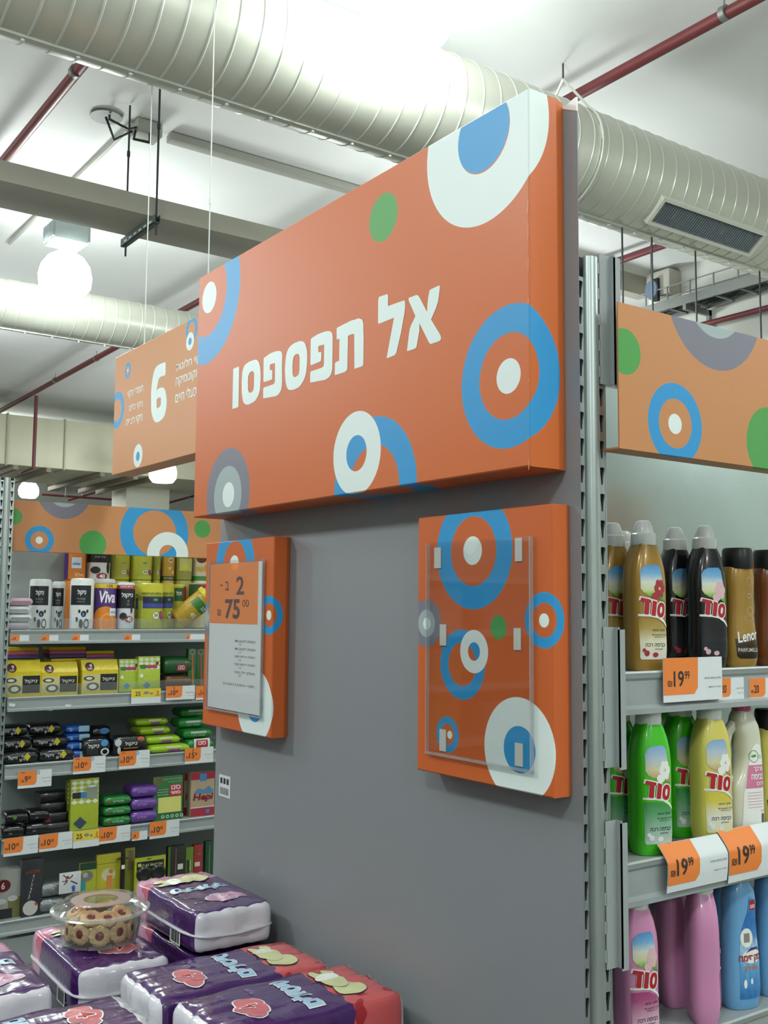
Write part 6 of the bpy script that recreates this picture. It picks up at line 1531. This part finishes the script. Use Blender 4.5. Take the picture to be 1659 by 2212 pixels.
for lab, x0, x1, y0_, hx, prn, dd in (('black brush in a clear green pack', 1250, 1382, 95, '23281f', [('red_wire', rect(.42, .47, .4, .95), '9a5a4a'), ('sticker', rect(.55, .85, .48, .60), 'd4d8cc'), ('green_edge', rect(.0, .12, .3, 1), '5a7a2a')], .05),
                                      ('green striped brush card beside the black brush', 1384, 1440, 105, '6a8a2c', [('dark_bristles', rect(.1, .5, .3, .7), '2c3420'), ('white_line', rect(.5, .62, .45, .7), 'c0c8a8')], .05),
                                      ('red brush pack with white sticker by the grey panel', 1444, 1508, 85, 'a82c30', [('sticker', rect(.1, .7, .5, .60), 'dcd8d0'), ('leaf', disc(.6, .78, .2, .03, 10), '5a8a3a')], .06),
                                      ('dark green pack at the end of the lowest shelf by the panel', 1530, 1584, 60, '1c4a30', [('white_line', rect(.5, .6, .3, .9), '6a9a7a')], .06)):
    carton('brush_pack', lab, 'brush', KC, (x0, y0_, x1, 640), LX - dd, D5, .03, hx, prn, 'brush packs')

# ------------------------------------------------------------------ promotion plinth with diaper packs
m_pl = M('plinth_board', '6b6e72', .5, var=.05)
PT = .88
tag(build('display_plinth', MB().box(-1.40, -.36, -.95, -.01, .0, PT), m_pl, bevel=.004), 'plain grey plinth under the heap of diaper packs', 'plinth')

def diaper_mat(name, L, thr, pink, spot, wav):
    """printed film: white ends, purple body, pink end with a wavy border and darker blots"""
    m = bpy.data.materials.new(name)
    m.use_nodes = True
    nt = m.node_tree
    bs = nt.nodes['Principled BSDF']
    tc = N(nt, 'ShaderNodeTexCoord')
    sp = N(nt, 'ShaderNodeSeparateXYZ')
    nt.links.new(tc.outputs['Object'], sp.inputs[0])
    nz = N(nt, 'ShaderNodeTexNoise')
    nz.inputs['Scale'].default_value = 26
    nt.links.new(tc.outputs['Object'], nz.inputs[0])
    def mr(src, a, b, c=0, d=1):
        r_ = N(nt, 'ShaderNodeMapRange')
        r_.inputs['From Min'].default_value = a
        r_.inputs['From Max'].default_value = b
        r_.inputs['To Min'].default_value = c
        r_.inputs['To Max'].default_value = d
        nt.links.new(src, r_.inputs['Value'])
        return r_.outputs[0]
    ad = N(nt, 'ShaderNodeMath', operation='MULTIPLY_ADD')
    nt.links.new(nz.outputs[0], ad.inputs[0])
    ad.inputs[1].default_value = wav
    nt.links.new(sp.outputs[0], ad.inputs[2])
    pk = mr(ad.outputs[0], thr + wav / 2 - .0008, thr + wav / 2 + .0008, 1, 0)
    n2 = N(nt, 'ShaderNodeTexNoise')
    n2.inputs['Scale'].default_value = 17
    n2.inputs['Detail'].default_value = 1
    nt.links.new(tc.outputs['Object'], n2.inputs[0])
    blot = mr(n2.outputs[0], .60, .615)
    n3 = N(nt, 'ShaderNodeTexNoise')
    n3.inputs['Scale'].default_value = 40
    nt.links.new(tc.outputs['Object'], n3.inputs[0])
    def mix(f, a, b):
        k = N(nt, 'ShaderNodeMix', data_type='RGBA')
        nt.links.new(f, k.inputs[0])
        for i, x in ((6, a), (7, b)):
            if isinstance(x, str):
                k.inputs[i].default_value = S(x)
            else:
                nt.links.new(x, k.inputs[i])
        return k.outputs[2]
    c = mix(n3.outputs[0], '3c1a58', '4d2369')
    c = mix(pk, c, mix(blot, pink, spot))
    ax = N(nt, 'ShaderNodeMath', operation='ABSOLUTE')
    nt.links.new(sp.outputs[0], ax.inputs[0])
    c = mix(mr(ax.outputs[0], L / 2 - .0125, L / 2 - .0115), c, mix(n3.outputs[0], 'd8d6de', 'e8e8ee'))
    nt.links.new(c, bs.inputs['Base Color'])
    bs.inputs['Roughness'].default_value = .2
    bs.inputs['Coat Weight'].default_value = .5
    bs.inputs['Coat Roughness'].default_value = .08
    mp = N(nt, 'ShaderNodeMapping')
    mp.inputs['Scale'].default_value = (1.0, .35, 1.2)
    nt.links.new(tc.outputs['Object'], mp.inputs[0])
    n4 = N(nt, 'ShaderNodeTexNoise')
    n4.inputs['Scale'].default_value = 55
    n4.inputs['Detail'].default_value = 2
    nt.links.new(mp.outputs[0], n4.inputs[0])
    b_ = N(nt, 'ShaderNodeBump')
    b_.inputs['Strength'].default_value = .2
    b_.inputs['Distance'].default_value = .006
    nt.links.new(n4.outputs[0], b_.inputs['Height'])
    nt.links.new(b_.outputs[0], bs.inputs['Normal'])
    nt.links.new(b_.outputs[0], bs.inputs['Coat Normal'])
    return m

m_lb = M('print_light_blue', 'a9cde8', .3)
m_cl = M('print_salmon', 'd0737c', .3)
m_cl2 = M('print_pale_pink', 'd3a0bd', .3)
m_baby = M('print_pale_cream', 'd6d8a6', .35)
m_line = M('print_outline', '4a3a40', .4)
m_seam = M('film_seam', 'd4d4da', .3, var=.08, scale=60)

def diaper(label, x, y, z, L, W, H, rotz, pinkm, cloud, tilt=0.0):
    t = thing('diaper_pack', label, 'diaper pack', (x, y, z), group='diaper packs heaped before the panel', rot=(0, tilt, rotz))
    bm = bmesh.new()
    bmesh.ops.create_cube(bm, size=2)
    bmesh.ops.subdivide_edges(bm, edges=bm.edges[:], cuts=15, use_grid_fill=True)
    rnd = random.Random(hash(label) % 999)
    ph = [sum(map(ord, label)) % 7 + k for k in range(4)]
    for v in bm.verts:
        a, b, c = v.co
        e = lambda q: math.copysign(1 - (1 - abs(q)) ** 1.35, q)
        n = (abs(a) ** 18 + abs(b) ** 12 + abs(c) ** 9) ** (1 / 12)
        n = max(n, 1)
        k = 1 / n
        px_, py_, pz_ = a * k, b * k, c * k
        bulge = 1 + .05 * (1 - a * a) * (1 - b * b)
        wr = .0022 * math.sin(9 * a + ph[0]) * math.cos(7 * b + ph[1]) + .0015 * math.sin(17 * b + 3 * c + ph[2])
        if abs(a) > .97:
            wr += .004 * math.sin(6 * b + ph[3]) * (1 - abs(c))
        v.co = (px_ * (L / 2 + (wr if abs(a) > .97 else 0)), py_ * W / 2 * (1 + .02 * (1 - c * c)), H / 2 + pz_ * H / 2 * .955 * bulge + (wr if c > .9 else 0))
        if v.co.z < 0:
            v.co.z = 0
    me = bpy.data.meshes.new('pack_body')
    bm.to_mesh(me)
    top = {}
    bm.free()
    me.materials.append(pinkm)
    me.polygons.foreach_set('use_smooth', [True] * len(me.polygons))
    o = bpy.data.objects.new('pack_body', me)
    COL.objects.link(o)
    o.parent = t
    from mathutils.bvhtree import BVHTree
    bvh = BVHTree.FromPolygons([v.co[:] for v in me.vertices], [p.vertices[:] for p in me.polygons])
    def TM(off):
        def fn(u, v):      # u across the pack (-y), v along it (+x)
            h = bvh.ray_cast(V((v, -u, H * 2)), V((0, 0, -1)))
            return V((v, -u, (h[0].z if h[0] else H) + off))
        return fn
    # welded seam fin round the middle
    rg = []
    for k in range(48):
        a = 2 * PI * k / 48
        c, s = math.cos(a), math.sin(a)
        e = 2 / 8
        rg.append((math.copysign(abs(c) ** e, c), math.copysign(abs(s) ** e, s)))
    zz = H * .42
    build('seam', MB().loft([[(p * (L / 2 + o_), q * (W / 2 + o_), zz + dz + .003 * math.sin(5 * p + 3 * q)) for p, q in rg] for o_, dz in ((-.012, .005), (.007, .0022), (.008, .0), (.007, -.0022), (-.012, -.005))], cap=False), m_seam, t, fix=True)
    C2 = (.012, .012)
    wt = W * .72
    print2d('logo_outline', text2d(he('טיטולים'), W * .215, 0, -L * .02, .075, width=wt * 1.04), TM(.0012), m_pw, t, C2)
    print2d('logo', text2d(he('טיטולים'), W * .195, 0, -L * .02, .045, width=wt), TM(.0017), m_lb, t, C2)
    cy = L * .245
    cl = [disc(-.02 + dx, cy + dy, r_, r_ * .9, 16) for dx, dy, r_ in ((-.030, .002, .020), (.0, .008, .024), (.028, .0, .020), (.012, -.016, .018), (-.014, -.014, .018))]
    ob = [disc(-.02 + dx, cy + dy, r_, r_ * .9, 16) for dx, dy, r_ in ((-.030, .002, .0235), (.0, .008, .0275), (.028, .0, .0235), (.012, -.016, .0215), (-.014, -.014, .0215))]
    for k, g in enumerate(ob):
        print2d('cloud_edge', g, TM(.0010 + .00012 * k), m_pw, t, C2)
    for k, g in enumerate(cl):
        print2d('cloud', g, TM(.0018 + .00012 * k), cloud, t, C2)
    print2d('size_numeral', text2d('4', .036, -.018, cy, .05), TM(.0027), m_pw, t, C2)
    print2d('size_numeral_fill', text2d('4', .030, -.018, cy, .01), TM(.0031), m_sodred if cloud is m_cl else cloud, t, C2)
    print2d('small_print', join2d(text2d(he('מקסי'), .012, W * .27, L * .14, .01), text2d('7-18 kg', .009, W * .27, L * .30, 0)), TM(.0014), M('print_mauve', 'a58fc4', .4), t, C2)
    # plain baby-shaped blot on the pink end
    bz = -L * .27
    for k, (nm, g, m_) in enumerate((('figure_edge', join2d(disc(-W * .16, bz - .005, .037, .034, 20)), m_line), ('figure_edge', disc(W * .07, bz + .004, .046, .029, 20), m_line), ('figure_edge', disc(W * .27, bz + .016, .024, .012, 14), m_line), ('figure_edge', disc(W * .27, bz - .012, .024, .012, 14), m_line),
                                     ('figure', disc(-W * .16, bz - .005, .0355, .0325, 20), m_baby), ('figure', disc(W * .27, bz + .016, .0225, .0105, 14), m_baby), ('figure', disc(W * .27, bz - .012, .0225, .0105, 14), m_baby), ('figure', disc(W * .07, bz + .004, .0445, .0275, 20), m_baby), ('white_cloth', disc(W * .16, bz + .004, .018, .026, 16), m_pw))):
        print2d(nm, g, TM(.0012 + .00022 * k), m_, t, C2)
    # price bars on the side
    sd = planemap((L * .22, -W / 2 * 1.024 - .001, H * .18), (1, 0, 0), (0, 0, 1))
    print2d('bar_patch', rect(-.028, .028, -.012, .022), sd, m_pw, t)
    sd2 = planemap((L * .22, -W / 2 * 1.024 - .0016, H * .18), (1, 0, 0), (0, 0, 1))
    print2d('bars', join2d(*[rect(-.022 + .005 * k, -.020 + .005 * k + .001 * (k % 3), -.008, .018) for k in range(9)]), sd2, m_pk, t)
    return t

m_dp = diaper_mat('diaper_film_pink', .37, -.09, 'd29aba', 'c9607c', .035)
m_dr = diaper_mat('diaper_film_red', .40, -.075, 'd25a5a', 'a8242e', .035)
diaper('diaper pack with white end lying against the panel, highest of the heap', -1.148, -.135, .985, .37, .20, .095, 0, m_dp, m_cl2)
diaper('purple diaper pack under the clear tub of jam biscuits', -1.205, -.368, PT, .37, .215, .105, -.03, m_dp, m_cl)
diaper('pink and purple diaper pack cut off by the left picture edge', -1.125, -.665, PT, .37, .215, .115, .0, m_dp, m_cl2)
diaper('red ended diaper pack lying nearest the post side of the heap', -.542, -.236, PT, .40, .215, .150, -PI / 2, m_dr, m_cl)
diaper('red ended diaper pack, second from the right, touching its twin', -.786, -.246, PT, .40, .205, .138, -PI / 2, m_dr, m_cl)
diaper('purple diaper pack in the foreground with glaring reflections', -.585, -.715, PT, .40, .215, .170, PI / 2, m_dp, m_cl)
diaper('hidden diaper pack supporting the highest one by the panel', -1.148, -.128, PT, .37, .19, .100, 0, m_dp, m_cl)

# ------------------------------------------------------------------ tub of jam biscuits
TX_, TY_, TZ_ = -1.19, -.372, .9880
m_tub = CLEAR('tub_plastic', (.96, .97, .96, 1), 1.5, .05, .03)
t = thing('biscuit_tub', 'clear round plastic tub of jam biscuits on a purple pack', 'tub', (TX_, TY_, TZ_))
build('tub_body', MB().lathe([(.0, .001), (.080, .001), (.086, .004), (.090, .03), (.094, .066), (.104, .069), (.104, .071), (.0935, .069), (.089, .03), (.085, .006), (.0, .003)], 40, cap=False), m_tub, t)
lid = build('lid', MB().lathe([(.113, .070), (.1135, .076), (.106, .080), (.098, .086), (.088, .092), (.084, .097), (.074, .098), (.070, .094), (.0, .094)], 40, cap=False), m_tub, t)
build('lid_rim', MB().lathe([(.1035, .0712), (.113, .0700), (.1142, .073), (.1135, .0765), (.106, .0785)], 40, cap=False), CLEAR('tub_rim', (.9, .92, .9, 1), 1.6, .12, .25), t)
build('lid_label', MB().lathe([(.040, .0945), (.068, .0945), (.068, .0952), (.040, .0952)], 32, cap=False), CLEAR('label_amber', (.80, .42, .22, 1), 1.4, .2, .22), lid)
m_bis = M('biscuit_crust', 'd6b888', .8, var=.22, scale=120, bump=1.0)
m_jam = M('red_jam', '7a1a1e', .2, var=.15, scale=60)
def biscuit(label, loc, rot):
    k = thing('jam_biscuit', label, 'biscuit', loc, group='jam biscuits in the clear tub', rot=rot)
    n = 36
    R = .0245
    rings = []
    for s, z in ((.55, 0), (.92, .001), (1.0, .005), (.93, .010), (.62, .012), (.42, .0118), (.36, .009)):
        rings.append([(R * s * (1 + .06 * math.cos(12 * 2 * PI * j / n)) * math.cos(2 * PI * j / n), R * s * (1 + .06 * math.cos(12 * 2 * PI * j / n)) * math.sin(2 * PI * j / n), z) for j in range(n)])
    build('crust', MB().loft(rings), m_bis, k, smooth=60)
    build('jam', MB().lathe([(.0, .0125), (.006, .0122), (.0098, .0098), (.0095, .008), (0, .008)], 16), m_jam, k)
    return k
proto = None
n1 = 10
cam_a = math.atan2(CAM_POS.y - TY_, CAM_POS.x - TX_)
for k in range(n1):
    a = cam_a + (k - 4) * .6283
    rr = .066
    loc = (TX_ + rr * math.cos(a), TY_ + rr * math.sin(a), TZ_ + .030 + .003 * (k % 2))
    rot = (0, PI / 2 - .12, a)
    lab = 'upright jam biscuit facing out through the tub wall, %s' % ('far left side rear', 'left rear', 'left', 'left of centre', 'front centre', 'right of centre', 'right', 'right rear', 'far right side rear', 'hidden at the back')[k]
    if proto is None:
        proto = biscuit(lab, loc, rot)
    else:
        dup(proto, loc, rot=rot, label=lab)
for k in range(9):
    a = cam_a + .3 + (k - 4) * .698
    dup(proto, (TX_ + .054 * math.cos(a), TY_ + .054 * math.sin(a), TZ_ + .0575 + .003 * (k % 2)), rot=(.35 * math.sin(a) * (1 if k % 2 else -1), .45, a), label='jam biscuit lying in the upper layer under the tub lid, %s' % ('rear left', 'far left', 'left', 'left of the front', 'front', 'right of the front', 'right', 'far right', 'rear right')[k])
for k in range(5):
    a = cam_a + .4 + k * 1.2566
    dup(proto, (TX_ + .030 * math.cos(a), TY_ + .030 * math.sin(a), TZ_ + .004 + .026 * (k % 2)), rot=(.0, .0, a), label='jam biscuit lying flat inside the tub, %s of the inner layer' % ('first', 'second', 'third', 'fourth', 'fifth')[k])
